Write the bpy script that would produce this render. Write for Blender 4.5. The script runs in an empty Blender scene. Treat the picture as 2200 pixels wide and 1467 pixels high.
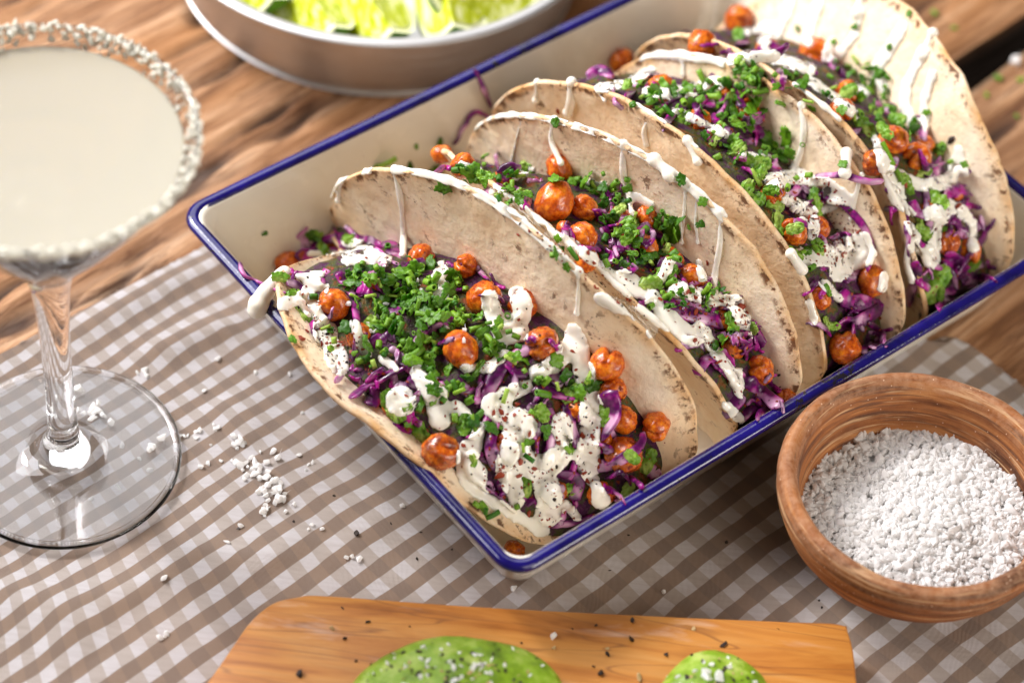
import bpy, bmesh, math, random
import numpy as np
from mathutils import Vector, Matrix, noise
from mathutils.bvhtree import BVHTree

# all coordinates below are in centimetres; S turns them into metres
S = 0.01
sc = bpy.context.scene
COL = sc.collection
rng = np.random.RandomState(7)
random.seed(7)

# ------------------------------------------------------------------ camera
FPX, PIT, ROL, DIST = 5464.068, 0.859, 0.12, 85.483
FW = np.array([0, math.cos(PIT), -math.sin(PIT)])
_r = np.array([1., 0, 0]); _u = np.cross(_r, FW)
CR = math.cos(ROL)*_r + math.sin(ROL)*_u
CU = -math.sin(ROL)*_r + math.cos(ROL)*_u
EYE = -FW*DIST
cam_d = bpy.data.cameras.new("camera"); cam = bpy.data.objects.new("camera", cam_d); COL.objects.link(cam)
cam_d.sensor_width = 36; cam_d.lens = FPX/2200*36
cam_d.clip_start = 0.02; cam_d.clip_end = 50
M = Matrix.Identity(4)
for i in range(3):
    M[i][0] = CR[i]; M[i][1] = CU[i]; M[i][2] = -FW[i]; M[i][3] = EYE[i]*S
cam.matrix_world = M
cam_d.dof.use_dof = True; cam_d.dof.focus_distance = 0.795; cam_d.dof.aperture_fstop = 5.8
cam_d.dof.aperture_blades = 9
sc.camera = cam

# ------------------------------------------------------------------ world, lamps, exposure
w = bpy.data.worlds.new("World"); sc.world = w; w.use_nodes = True
w.node_tree.nodes["Background"].inputs[0].default_value = (1.0, 0.86, 0.74, 1)
w.node_tree.nodes["Background"].inputs[1].default_value = 0.085

def area(name, loc, target, size, power, color):
    l = bpy.data.lights.new(name, 'AREA'); l.shape = 'RECTANGLE'; l.size = size[0]*S; l.size_y = size[1]*S
    l.energy = power; l.color = color
    o = bpy.data.objects.new(name, l); COL.objects.link(o); o.location = Vector(loc)*S
    o.rotation_euler = (Vector(target)-Vector(loc)).to_track_quat('-Z', 'Y').to_euler()
    return o
area("window_lamp", (-100, 22, 82), (-3, 0, 0), (95, 95), 25.0, (0.975, 0.965, 1.0))
area("small_accent_lamp", (-78, 42, 84), (0, 0, 0), (20, 20), 11.5, (1.0, 0.97, 0.95))  # added small lamp on the window's side, for crisper highlights and contrast
area("back_window_lamp", (-42, 88, 92), (0, 0, 0), (110, 90), 9.0, (0.97, 0.97, 1.0))
area("low_fill_lamp", (95, -50, 30), (0, -2, 2), (60, 36), 7.0, (1.0, 0.95, 0.88))  # added low fill that brightens the tray's near outer wall
area("soft_lamp", (75, -75, 95), (0, 0, 0), (80, 80), 5.5, (1.0, 0.90, 0.80))
sc.view_settings.view_transform = 'Standard'; sc.view_settings.look = 'None'
sc.view_settings.exposure = 0.04; sc.view_settings.gamma = 1
sc.cycles.max_bounces = 12; sc.cycles.diffuse_bounces = 6; sc.cycles.transparent_max_bounces = 8
sc.cycles.use_denoising = True
sc.cycles.caustics_refractive = True

# ------------------------------------------------------------------ node helpers
class NT:
    def __init__(s, name, rough=0.5, **kw):
        s.m = bpy.data.materials.new(name); s.m.use_nodes = True; s.t = s.m.node_tree
        s.b = s.t.nodes["Principled BSDF"]; s.b.inputs["Roughness"].default_value = rough
        for k, v in kw.items(): s.set(k.replace('_', ' '), v)
        s.oc = None
        s.b.inputs['Specular IOR Level'].default_value = .35
    def set(s, k, v):
        i = s.b.inputs[k]
        if hasattr(v, 'is_linked') or isinstance(v, bpy.types.NodeSocket): s.t.links.new(v, i)
        else: i.default_value = v
        return s
    def n(s, typ, **kw):
        nd = s.t.nodes.new(typ)
        for k, v in kw.items(): setattr(nd, k, v)
        return nd
    def lk(s, a, b): s.t.links.new(a, b)
    def coord(s):
        if s.oc is None:
            tc = s.n('ShaderNodeTexCoord'); mp = s.n('ShaderNodeMapping'); mp.inputs['Scale'].default_value = (100, 100, 100)
            s.lk(tc.outputs['Object'], mp.inputs[0]); s.oc = mp.outputs[0]
        return s.oc
    def mapped(s, scale, rot=(0, 0, 0), loc=(0, 0, 0)):
        mp = s.n('ShaderNodeMapping'); mp.inputs['Scale'].default_value = scale; mp.inputs['Rotation'].default_value = rot
        mp.inputs['Location'].default_value = loc
        s.lk(s.coord(), mp.inputs[0]); return mp.outputs[0]
    def noise(s, scale, detail=4, rough=.55, vec=None, dist=0.0, out=0):
        nd = s.n('ShaderNodeTexNoise'); nd.inputs['Scale'].default_value = scale; nd.inputs['Detail'].default_value = detail
        nd.inputs['Roughness'].default_value = rough; nd.inputs['Distortion'].default_value = dist
        s.lk(vec if vec is not None else s.coord(), nd.inputs['Vector']); return nd.outputs[out]
    def voro(s, scale, vec=None, out='Distance', feature='F1'):
        nd = s.n('ShaderNodeTexVoronoi'); nd.feature = feature; nd.inputs['Scale'].default_value = scale
        s.lk(vec if vec is not None else s.coord(), nd.inputs['Vector']); return nd.outputs[out]
    def ramp(s, fac, stops, interp='LINEAR'):
        nd = s.n('ShaderNodeValToRGB'); cr = nd.color_ramp; cr.interpolation = interp
        while len(cr.elements) < len(stops): cr.elements.new(.5)
        for e, (p, c) in zip(cr.elements, stops):
            e.position = p; e.color = (c, c, c, 1) if isinstance(c, (int, float)) else (*c, 1)
        s.lk(fac, nd.inputs[0]); return nd.outputs[0]
    def mix(s, fac, a, b, mode='MIX'):
        nd = s.n('ShaderNodeMix'); nd.data_type = 'RGBA'; nd.blend_type = mode
        for i, v in ((0, fac), (6, a), (7, b)):
            if isinstance(v, bpy.types.NodeSocket): s.lk(v, nd.inputs[i])
            elif isinstance(v, (int, float)): nd.inputs[i].default_value = v if i == 0 else (v, v, v, 1)
            else: nd.inputs[i].default_value = (*v, 1)
        return nd.outputs[2]
    def math(s, op, a, b=None, c=None):
        nd = s.n('ShaderNodeMath'); nd.operation = op
        for i, v in enumerate((a, b, c)):
            if v is None: continue
            if isinstance(v, bpy.types.NodeSocket): s.lk(v, nd.inputs[i])
            else: nd.inputs[i].default_value = v
        return nd.outputs[0]
    def attr(s, name, out='Fac'):
        nd = s.n('ShaderNodeAttribute'); nd.attribute_name = name; return nd.outputs[out]
    def rnd(s):
        return s.n('ShaderNodeObjectInfo').outputs['Random']
    def bump(s, h, strength=.3, dist=.1):
        nd = s.n('ShaderNodeBump'); nd.inputs['Strength'].default_value = strength; nd.inputs['Distance'].default_value = dist*S
        prev = s.b.inputs['Normal']
        if prev.is_linked: s.lk(prev.links[0].from_socket, nd.inputs['Normal'])
        s.lk(h, nd.inputs['Height']); s.lk(nd.outputs[0], s.b.inputs['Normal'])

# ------------------------------------------------------------------ materials
def m_tortilla():
    a = NT('tortilla_mat', .62)
    e = a.attr('edge')                                   # cm from the disc's rim
    soft = a.noise(.35, 3, .5)
    base = a.ramp(soft, [(.3, (.82, .61, .38)), (.5, (.87, .71, .50)), (.7, (.88, .76, .60))])
    fine = a.noise(2.2, 6, .65)
    base = a.mix(a.ramp(fine, [(.45, 0.), (.75, .45)]), base, (.74, .50, .28))
    rimf = a.ramp(e, [(0.0, .95), (.12, .75), (.4, .0)])
    base = a.mix(a.math('MULTIPLY', rimf, a.ramp(a.noise(.9, 4, .6), [(.35, .15), (.65, 1.)])), base, (.66, .36, .13))
    # griddle marks: small charred blisters, denser towards the rim
    sp = a.noise(1.7, 5, .7, dist=.15)
    msk = a.ramp(sp, [(.585, 0.), (.63, 1.)])
    zone = a.ramp(a.noise(.45, 2, .5, vec=a.mapped((1, 1, 1), loc=(7, 3, 1))), [(.52, 0.), (.62, 1.)])
    near = a.ramp(e, [(0., .6), (.10, 1.), (.35, .75), (.7, .1)])
    zone = a.math('MAXIMUM', a.math('MULTIPLY', zone, .8), near)
    ch = a.math('MULTIPLY', msk, zone)
    rim2 = a.math('MULTIPLY', a.ramp(e, [(.0, .0), (.05, 1.), (.22, .9), (.38, 0.)]), a.ramp(a.noise(2.1, 4, .6, vec=a.mapped((1, 1, 1), loc=(3, 3, 8))), [(.53, 0.), (.60, 1.)]))
    ch = a.math('MAXIMUM', ch, rim2)
    base = a.mix(a.math('MULTIPLY', ch, .95), base, (.11, .034, .009))
    sp2 = a.noise(3.3, 4, .7, dist=.3); base = a.mix(a.math('MULTIPLY', a.ramp(sp2, [(.58, 0.), (.66, .75)]), zone), base, (.30, .11, .03))
    tiny = a.voro(5.0); base = a.mix(a.ramp(tiny, [(.03, .5), (.07, 0.)]), base, (.35, .2, .1))
    a.set('Base Color', base); a.set('Subsurface Weight', .12); a.set('Subsurface Radius', (.006, .003, .0015)); a.b.inputs['Subsurface Scale'].default_value = .5
    a.bump(a.noise(1.3, 5, .6), .7, .12); a.bump(a.noise(3.2, 4, .6), .6, .06)
    a.bump(a.noise(6, 4, .7), .45, .03)
    return a.m
def m_chickpea():
    a = NT('chickpea_mat', .33)
    r = a.rnd()
    off = a.n('ShaderNodeVectorMath'); off.operation = 'ADD'; cmb = a.n('ShaderNodeCombineXYZ')
    a.lk(a.math('MULTIPLY', r, 37.), cmb.inputs[0]); a.lk(a.coord(), off.inputs[0]); a.lk(cmb.outputs[0], off.inputs[1]); v = off.outputs[0]
    base = a.ramp(a.noise(2.2, 4, .6, vec=v), [(.3, (.22, .024, .002)), (.46, (.52, .085, .004)), (.66, (.80, .235, .014))])
    base = a.mix(a.ramp(a.noise(3.4, 5, .7, vec=v), [(.5, 0.), (.75, .65)]), base, (.20, .026, .004))
    base = a.mix(a.math('MULTIPLY', a.ramp(r, [(.72, 0.), (.95, .75)]), a.ramp(a.noise(1.6, 4, .7, vec=v), [(.4, 0.), (.6, 1.)])), base, (.09, .02, .012))
    a.set('Base Color', base); a.set('Subsurface Weight', .1); a.set('Subsurface Radius', (.006, .0015, .0005)); a.b.inputs['Subsurface Scale'].default_value = .4
    a.set('Roughness', a.ramp(a.noise(7, 3, .6, vec=v), [(.35, .18), (.7, .45)]))
    a.set('Coat Weight', .35); a.set('Coat Roughness', .15)
    a.bump(a.noise(3.0, 3, .5, vec=v), .45, .07); a.bump(a.noise(14, 2, .6, vec=v), .2, .015)
    return a.m
def m_sauce():
    a = NT('yoghurt_sauce_mat', .16)
    a.set('Base Color', a.mix(a.ramp(a.noise(.8, 3), [(.4, 0.), (.7, .5)]), (.88, .84, .75), (.85, .79, .66)))
    a.set('Subsurface Weight', .35); a.set('Subsurface Radius', (.006, .005, .0035)); a.b.inputs['Subsurface Scale'].default_value = .3
    a.set('Coat Weight', .5); a.set('Coat Roughness', .08)
    a.bump(a.noise(3, 3, .5), .2, .04)
    return a.m
def m_cabbage():
    a = NT('red_cabbage_mat', .3)
    p = a.attr('pale')
    n1 = a.noise(1.7, 3)
    deep = a.ramp(n1, [(.34, (.035, .002, .032)), (.48, (.12, .005, .10)), (.62, (.40, .012, .24))])
    col = a.mix(a.math('MULTIPLY', p, a.ramp(a.noise(1.1, 2), [(.50, .0), (.64, .8)])), deep, (.68, .46, .60))
    a.set('Base Color', col); a.set('Coat Weight', .25); a.set('Subsurface Weight', .1); a.set('Subsurface Radius', (.003, .001, .003)); a.b.inputs['Subsurface Scale'].default_value = .4
    a.bump(a.noise(4, 3), .3, .04)
    return a.m
def m_green(name, lo, hi, rough=.42):
    a = NT(name, rough); r = a.rnd()
    c = a.mix(r, lo, hi); c = a.mix(a.ramp(a.noise(4, 3), [(.4, 0.), (.7, .5)]), c, tuple(x*.45 for x in lo))
    a.set('Base Color', c); a.set('Subsurface Weight', .12); a.set('Subsurface Radius', (.001, .003, .0006)); a.b.inputs['Subsurface Scale'].default_value = .5
    a.bump(a.noise(7, 3), .4, .03)
    return a.m
def m_lettuce():
    a = NT('lettuce_mat', .38)
    c = a.ramp(a.noise(1.2, 4), [(.3, (.06, .18, .01)), (.5, (.17, .34, .025)), (.7, (.42, .54, .12))])
    a.set('Base Color', c); a.set('Subsurface Weight', .2); a.set('Subsurface Radius', (.002, .004, .001)); a.b.inputs['Subsurface Scale'].default_value = .5
    a.bump(a.noise(3, 4), .5, .06); return a.m
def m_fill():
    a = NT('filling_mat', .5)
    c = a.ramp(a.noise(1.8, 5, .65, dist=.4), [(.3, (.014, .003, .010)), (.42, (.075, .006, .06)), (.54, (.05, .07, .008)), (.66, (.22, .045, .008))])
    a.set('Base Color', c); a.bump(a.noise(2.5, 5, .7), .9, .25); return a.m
def m_enamel():
    a = NT('cream_enamel_mat', .16)
    c = a.mix(a.ramp(a.noise(.25, 4), [(.35, 0.), (.7, .55)]), (.86, .82, .72), (.74, .64, .48))
    c = a.mix(a.ramp(a.voro(1.4), [(.025, .8), (.05, 0.)]), c, (.25, .15, .08))
    a.set('Base Color', c); a.set('Coat Weight', .3); a.set('Coat Roughness', .06)
    a.set('Roughness', a.ramp(a.noise(.6, 3), [(.3, .14), (.7, .35)]))
    return a.m
def m_blue():
    a = NT('blue_enamel_mat', .14)
    c = a.ramp(a.noise(.8, 3), [(.3, (.004, .002, .055)), (.7, (.012, .007, .17))])
    c = a.mix(a.ramp(a.voro(9), [(.04, .45), (.10, 0.)]), c, (.12, .11, .36))
    chip = a.ramp(a.noise(1.1, 6, .8, dist=1.), [(.61, 0.), (.625, 1.)])
    c = a.mix(chip, c, (.015, .012, .015))
    c = a.mix(a.ramp(a.noise(1.9, 6, .8, vec=a.mapped((1, 1, 1), loc=(3, 9, 2))), [(.70, 0.), (.735, .8)]), c, (.5, .5, .62))
    a.set('Base Color', c); a.set('Specular IOR Level', .5); a.set('Coat Weight', .3); a.set('Coat Roughness', .05)
    a.bump(a.noise(6, 3), .25, .03); a.bump(chip, -.4, .02)
    return a.m
def m_cloth():
    a = NT('gingham_mat', .9)
    sx = a.n('ShaderNodeSeparateXYZ'); wv = a.n('ShaderNodeUVMap'); wv.uv_map = 'UVMap'
    vm = a.n('ShaderNodeVectorMath'); vm.operation = 'ADD'
    nz = a.n('ShaderNodeTexNoise'); nz.inputs['Scale'].default_value = .35; a.lk(wv.outputs[0], nz.inputs[0])
    sb = a.n('ShaderNodeVectorMath'); sb.operation = 'MULTIPLY_ADD'; a.lk(nz.outputs[1], sb.inputs[0]); sb.inputs[1].default_value = (.38, .38, 0); a.lk(wv.outputs[0], sb.inputs[2])
    a.lk(sb.outputs[0], sx.inputs[0])
    P = 1.05
    def stripe(o, ph):
        f = a.math('PINGPONG', a.math('ADD', o, ph), P/2)         # 0..P/2
        return a.ramp(a.math('DIVIDE', f, P/2), [(.47, 0.), (.53, 1.)])
    A = stripe(sx.outputs[1], .2)      # bands running along the tray
    B = stripe(sx.outputs[0], .45)
    gap = a.mix(B, (.84, .82, .86), (.60, .53, .49)); band = a.mix(B, (.26, .145, .075), (.175, .095, .05))
    c = a.mix(A, gap, band)
    k = 2*math.pi/.052
    wx = a.math('SINE', a.math('MULTIPLY', sx.outputs[0], k)); wy = a.math('SINE', a.math('MULTIPLY', sx.outputs[1], k))
    wvv = a.math('MULTIPLY', wx, wy); wf = a.math('MULTIPLY_ADD', wvv, .5, .5)
    # threads of the other colour show through where only one thread system is dyed
    c = a.mix(a.math('MULTIPLY', wf, .34), c, (.78, .72, .68)); 
    c = a.mix(a.math('MULTIPLY', a.math('SUBTRACT', 1., wf), .42), c, (.20, .11, .06))
    sl = a.noise(1.0, 5, .6, vec=a.mapped((.6, 7, 1), rot=(0, 0, -math.radians(47)))); c = a.mix(a.ramp(sl, [(.4, 0.), (.75, .22)]), c, (.25, .16, .1))
    c = a.mix(a.ramp(a.noise(.25, 4, .6), [(.5, 0.), (.75, .25)]), c, (.42, .26, .16))
    a.set('Base Color', c); a.set('Sheen Weight', .2)
    a.bump(wvv, .9, .02); a.bump(a.noise(1.2, 4), .35, .05)
    return a.m
def m_table():
    a = NT('table_wood_mat', .6)
    v = a.mapped((.10, 1.25, 1.25)); v2 = a.mapped((.3, 4.5, 4.5), loc=(3, 1, 0)); v3 = a.mapped((.05, .35, .35), loc=(1, 5, 0))
    c = a.ramp(a.noise(1., 8, .65, vec=v, dist=.35), [(.3, (.075, .026, .008)), (.43, (.25, .115, .048)), (.56, (.43, .235, .12)), (.72, (.60, .40, .25))])
    c = a.mix(a.ramp(a.noise(1., 7, .7, vec=v2, dist=.4), [(.48, 0.), (.64, .85)]), c, (.10, .035, .012))
    c = a.mix(a.ramp(a.noise(1., 3, .5, vec=v3), [(.5, 0.), (.7, .55)]), c, (.50, .22, .07))
    kn = a.voro(1., vec=a.mapped((.07, .13, .1), loc=(.3, .62, 0))); c = a.mix(a.ramp(kn, [(.07, .95), (.13, 0.)]), c, (.07, .03, .02))
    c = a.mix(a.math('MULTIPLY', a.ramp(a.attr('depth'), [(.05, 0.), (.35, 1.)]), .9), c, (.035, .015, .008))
    a.set('Base Color', c); a.set('Roughness', a.ramp(a.noise(1., 4, vec=v2), [(.3, .4), (.7, .8)]))
    a.bump(a.noise(1., 7, .7, vec=v2, dist=.4), .8, .12); a.bump(a.noise(1., 6, .6, vec=v), .6, .2)
    return a.m
def m_board():
    a = NT('olive_board_mat', .42)
    v = a.mapped((.09, .75, .75)); v2 = a.mapped((.25, 5.5, 5.5))
    wn = a.noise(1., 5, .6, vec=v, dist=1.6)
    c = a.ramp(wn, [(.28, (.20, .055, .008)), (.42, (.42, .15, .028)), (.55, (.53, .22, .045)), (.72, (.58, .29, .085))])
    ring = a.ramp(a.noise(1., 2, .4, vec=a.mapped((.05, .5, .5), loc=(2, 4, 0)), dist=2.2), [(.485, 0.), (.5, .75), (.515, 0.)])
    c = a.mix(ring, c, (.22, .08, .025))
    c = a.mix(a.ramp(a.noise(1., 5, .65, vec=v2), [(.5, 0.), (.75, .5)]), c, (.34, .13, .035))
    c = a.mix(a.ramp(a.noise(1., 5, .6, vec=a.mapped((.16, .8, .8), loc=(9, 2, 0)), dist=.5), [(.58, 0.), (.72, .5)]), c, (.72, .55, .45))
    a.set('Base Color', c); a.bump(a.noise(1., 5, .65, vec=v2), .3, .03); return a.m
def m_clay():
    a = NT('clay_bowl_mat', .72)
    v = a.mapped((.18, .18, 2.4)); v2 = a.mapped((.35, .35, 7.), loc=(4, 2, 0))
    c = a.ramp(a.noise(1., 5, .6, vec=v, dist=.6), [(.34, (.075, .022, .006)), (.45, (.22, .07, .018)), (.56, (.36, .13, .036)), (.68, (.54, .25, .085))])
    c = a.mix(a.ramp(a.noise(1., 4, .6, vec=v2), [(.54, 0.), (.62, .8)]), c, (.10, .04, .02))
    c = a.mix(a.ramp(a.noise(1., 4, .6, vec=a.mapped((.3, .3, 6.), loc=(14, 12, 3))), [(.57, 0.), (.65, .7)]), c, (.66, .42, .22))
    up = a.attr('dust'); c = a.mix(a.math('MULTIPLY', up, a.ramp(a.noise(3.5, 5, .7), [(.35, .0), (.65, .5)])), c, (.50, .29, .17))
    c = a.mix(a.ramp(a.voro(4.2), [(.06, .8), (.11, 0.)]), c, (.78, .56, .40))
    a.set('Base Color', c); a.bump(a.noise(9, 4, .7), .6, .04); a.bump(a.noise(1., 4, vec=v2), .4, .05); return a.m
def m_salt():
    a = NT('salt_mat', .25)
    a.set('Base Color', (.95, .94, .93, 1)); a.set('Specular IOR Level', .6)
    tr = a.n('ShaderNodeBsdfTranslucent'); tr.inputs[0].default_value = (.97, .96, .95, 1)
    mx = a.n('ShaderNodeMixShader'); mx.inputs[0].default_value = .50
    out = a.t.nodes['Material Output']; a.lk(a.b.outputs[0], mx.inputs[1]); a.lk(tr.outputs[0], mx.inputs[2]); a.lk(mx.outputs[0], out.inputs[0])
    return a.m
def m_metal():
    a = NT('aluminium_mat', .34, Metallic=1.0)
    a.set('Base Color', a.mix(a.noise(.5, 4), (.66, .65, .64), (.52, .51, .50)))
    a.set('Roughness', a.ramp(a.noise(1., 4, vec=a.mapped((.2, .2, 4))), [(.3, .40), (.7, .6)])); return a.m
def plain(name, col, rough=.5, **kw):
    a = NT(name, rough, **kw); a.set('Base Color', (*col, 1)); return a.m
def m_avocado():
    a = NT('avocado_mat', .36)
    c = a.ramp(a.noise(1.1, 5, .6), [(.3, (.08, .15, .008)), (.5, (.22, .36, .02)), (.7, (.46, .55, .14))])
    a.set('Base Color', c); a.set('Subsurface Weight', .2); a.set('Subsurface Radius', (.002, .004, .001)); a.b.inputs['Subsurface Scale'].default_value = .5
    a.bump(a.noise(2.5, 5, .6), .6, .12); return a.m
def m_lime():
    a = NT('lime_flesh_mat', .25)
    c = a.ramp(a.noise(1., 4, vec=a.mapped((3, .6, 3))), [(.35, (.34, .40, .006)), (.5, (.50, .55, .03)), (.62, (.74, .76, .36))])
    a.set('Base Color', c); a.set('Subsurface Weight', .2); a.set('Subsurface Radius', (.004, .004, .001)); a.b.inputs['Subsurface Scale'].default_value = .5
    return a.m

TORT, PEA, SAUCE, CABB, FILL = m_tortilla(), m_chickpea(), m_sauce(), m_cabbage(), m_fill()
PARS = m_green('parsley_mat', (.022, .095, .003), (.15, .33, .012)); CHIVE = m_green('chive_mat', (.03, .15, .005), (.24, .44, .025), .35)
STEMM = m_green('stem_mat', (.26, .45, .03), (.42, .58, .10), .35)
CRUST = plain('salt_crust_mat', (.95, .92, .80), .2); CRUST.node_tree.nodes['Principled BSDF'].inputs['Transmission Weight'].default_value = .3
LETT, ENAM, BLUE, CLOTH, TABLE, BOARD, CLAY, SALT, METAL, AVO, LIMEF = m_lettuce(), m_enamel(), m_blue(), m_cloth(), m_table(), m_board(), m_clay(), m_salt(), m_metal(), m_avocado(), m_lime()
LIMER = m_green('lime_rind_mat', (.08, .22, .01), (.12, .28, .02)); PITH = plain('lime_pith_mat', (.80, .82, .50), .4)
GLASS = plain('clear_glass_mat', (1, 1, 1), .0); GLASS.node_tree.nodes["Principled BSDF"].inputs['Transmission Weight'].default_value = 1.; GLASS.node_tree.nodes["Principled BSDF"].inputs['IOR'].default_value = 1.48
DRINK = plain('margarita_mat', (.55, .51, .41), .10); _b = DRINK.node_tree.nodes["Principled BSDF"]; _b.inputs['Transmission Weight'].default_value = .35; _b.inputs['IOR'].default_value = 1.33
_b.inputs['Subsurface Weight'].default_value = .3; _b.inputs['Subsurface Radius'].default_value = (.01, .009, .005)
CHILI = plain('chili_mat', (.26, .035, .012), .5); PEPPER = plain('pepper_mat', (.025, .014, .010), .6); PEPL = plain('pepper_light_mat', (.50, .34, .16), .6)

# ------------------------------------------------------------------ mesh helpers
def mk_mesh(name, v, f, mat, smooth=True, attrs=None, mats=None, fmat=None):
    me = bpy.data.meshes.new(name)
    v = np.asarray(v, float)*S
    me.from_pydata(v.tolist(), [], [list(map(int, q)) for q in f])
    for m_ in (mats or [mat]): me.materials.append(m_)
    if fmat is not None: me.polygons.foreach_set('material_index', np.asarray(fmat, np.int32))
    if smooth: me.polygons.foreach_set('use_smooth', np.ones(len(me.polygons), bool))
    for k, a in (attrs or {}).items():
        at_ = me.attributes.new(k, 'FLOAT', 'POINT'); at_.data.foreach_set('value', np.asarray(a, np.float32))
    me.update(); return me
def link(name, me, parent=None, loc=(0, 0, 0), kind=None, label=None, cat=None, group=None, mtx=None):
    o = bpy.data.objects.new(name, me); COL.objects.link(o)
    if parent is not None: o.parent = parent
    if mtx is not None: o.matrix_world = mtx
    else: o.location = Vector(loc)*S
    if kind: o['kind'] = kind
    if label: o['label'] = label
    if cat: o['category'] = cat
    if group: o['group'] = group
    return o
def thing(name, label, cat, loc, group=None, rotz=0):
    o = link(name, None, loc=loc, label=label, cat=cat, group=group); o.rotation_euler = (0, 0, rotz); o.empty_display_size = .01; return o
def grid_faces(nr, nc, wrap=False, flip=False):
    F = []
    for i in range(nr-1):
        for j in range(nc if wrap else nc-1):
            a, b = i*nc+j, i*nc+(j+1) % nc; q = (a, b, b+nc, a+nc); F.append(q[::-1] if flip else q)
    return F
def lathe(profile, n=96, wob=None):
    V = []; F = []
    for i, (r, z) in enumerate(profile):
        for j in range(n):
            t = 2*math.pi*j/n; k = 1+(wob(t, z) if wob else 0); V.append((r*k*math.cos(t), r*k*math.sin(t), z))
    F = grid_faces(len(profile), n, True)
    return V, F
def nz(x, y, z, s=1.): return noise.noise(Vector((x*s, y*s, z*s)))
def fbm(x, y, z, s=1., o=3):
    r = 0; a = 1
    for k in range(o): r += a*noise.noise(Vector((x*s, y*s, z*s))); s *= 2.1; a *= .5
    return r
def catmull(P, per=8):
    P = np.asarray(P, float); Q = np.vstack([2*P[0]-P[1], P, 2*P[-1]-P[-2]]); out = []
    for i in range(1, len(Q)-2):
        for t in np.linspace(0, 1, per, endpoint=False):
            p0, p1, p2, p3 = Q[i-1:i+3]
            out.append(.5*((2*p1)+(-p0+p2)*t+(2*p0-5*p1+4*p2-p3)*t*t+(-p0+3*p1-3*p2+p3)*t**3))
    out.append(Q[-2]); return np.array(out)
def sweep(path, wid, hei, up=None, twist=0., ns=8, taper=.25, jit=0.):
    path = np.asarray(path, float); n = len(path); V = []; pal = []
    T_ = np.gradient(path, axis=0); T_ /= np.linalg.norm(T_, axis=1)[:, None]+1e-9
    for i in range(n):
        upi = (up if up is not None and np.ndim(up) == 1 else (up[i] if up is not None else np.array([0, 0, 1.])))
        X = np.cross(T_[i], upi); X /= np.linalg.norm(X)+1e-9; Y = np.cross(X, T_[i])
        s = i/(n-1); tp = min(1, min(s, 1-s)/.08+taper) if taper < 1 else 1
        a0 = twist*s; c, sn = math.cos(a0), math.sin(a0); X, Y = X*c+Y*sn, -X*sn+Y*c
        wj = 1+jit*fbm(path[i][0], path[i][1], path[i][2], 1.3, 2)
        for k in range(ns):
            t = 2*math.pi*k/ns; ex = abs(math.cos(t))**.7*math.copysign(1, math.cos(t)); ey = abs(math.sin(t))**.7*math.copysign(1, math.sin(t))
            V.append(path[i]+X*ex*wid*tp*wj+Y*ey*hei*tp); pal.append(abs(math.sin(t)))
    F = grid_faces(n, ns, True); F.append(tuple(range(ns))[::-1]); F.append(tuple(range((n-1)*ns, n*ns)))
    return np.array(V), F, pal
def merge(parts):
    V = []; F = []; A = []; o = 0
    for p in parts:
        V.append(np.asarray(p[0])); F += [tuple(i+o for i in q) for q in p[1]]
        if len(p) > 2: A += list(p[2])
        o += len(p[0])
    return np.vstack(V), F, A

# ------------------------------------------------------------------ survey: photograph point -> point of the place
def raydir(px, py):
    d = FW+CR*(px-1100)/FPX-CU*(py-733.5)/FPX; return d/np.linalg.norm(d)
def at(px, py, z=0.):
    d = raydir(px, py); return EYE+d*(z-EYE[2])/d[2]
TH = .758
E1 = np.array([math.cos(TH), math.sin(TH), 0]); E2 = np.array([math.sin(TH), -math.cos(TH), 0]); TA = np.array([-11.141, .35, 0.])
TL, TW, THT, INS = 24.063, 17.5, 4.06, 1.5
def T(u, v, z): return TA+E1*u+E2*v+np.array([0, 0, z])
class World:
    def __init__(s): s.V = []; s.F = []; s.n = 0; s.b = None
    def add(s, V, F):
        V = np.asarray(V, float); s.V += V.tolist(); s.F += [[i+s.n for i in q] for q in F]; s.n += len(V); s.b = None
    def hit(s, px, py):
        if s.b is None: s.b = BVHTree.FromPolygons(s.V, s.F)
        d = raydir(px, py); h = s.b.ray_cast(Vector(EYE), Vector(d))
        if h[0] is None: return None
        n_ = np.array(h[1]); n_ = n_ if n_@d < 0 else -n_
        return np.array(h[0]), n_, d
    def drop(s, p):
        if s.b is None: s.b = BVHTree.FromPolygons(s.V, s.F)
        h = s.b.ray_cast(Vector(p), Vector((0, 0, -1))); return None if h[0] is None else (np.array(h[0]), np.array(h[1]))
W = World()

# ------------------------------------------------------------------ table
table = thing('wooden_table', 'rustic weathered brown plank table under the cloth and dishes', 'table', (0, 0, -.12))
GA = math.radians(49)
gd = np.array([math.cos(GA), math.sin(GA)]); gn = np.array([-math.sin(GA), math.cos(GA)])
edges_ = [(-46, -25.6), (-25.2, -1.95), (-.5, 24.9), (25.2, 44), (44.4, 62)]
HOLES = [((at(20, 685)[:2]), 1.1, .28), ((at(130, 660)[:2]), .5, .15), ((at(395, 380)[:2]), .8, .5), ((at(435, 30)[:2]), .5, .3), ((at(640, 250)[:2]), 1.6, .15), ((at(585, 235)[:2]), .9, .12), ((at(250, 600)[:2]), 1.3, .14), ((at(330, 590)[:2]), .7, .1), ((at(520, 120)[:2]), 2.2, .12), ((at(2120, 300)[:2]), 2.5, .12)]
HOLES = [(np.array([h[0]@gd, h[0]@gn]), h[1], h[2]) for h in HOLES]
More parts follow.
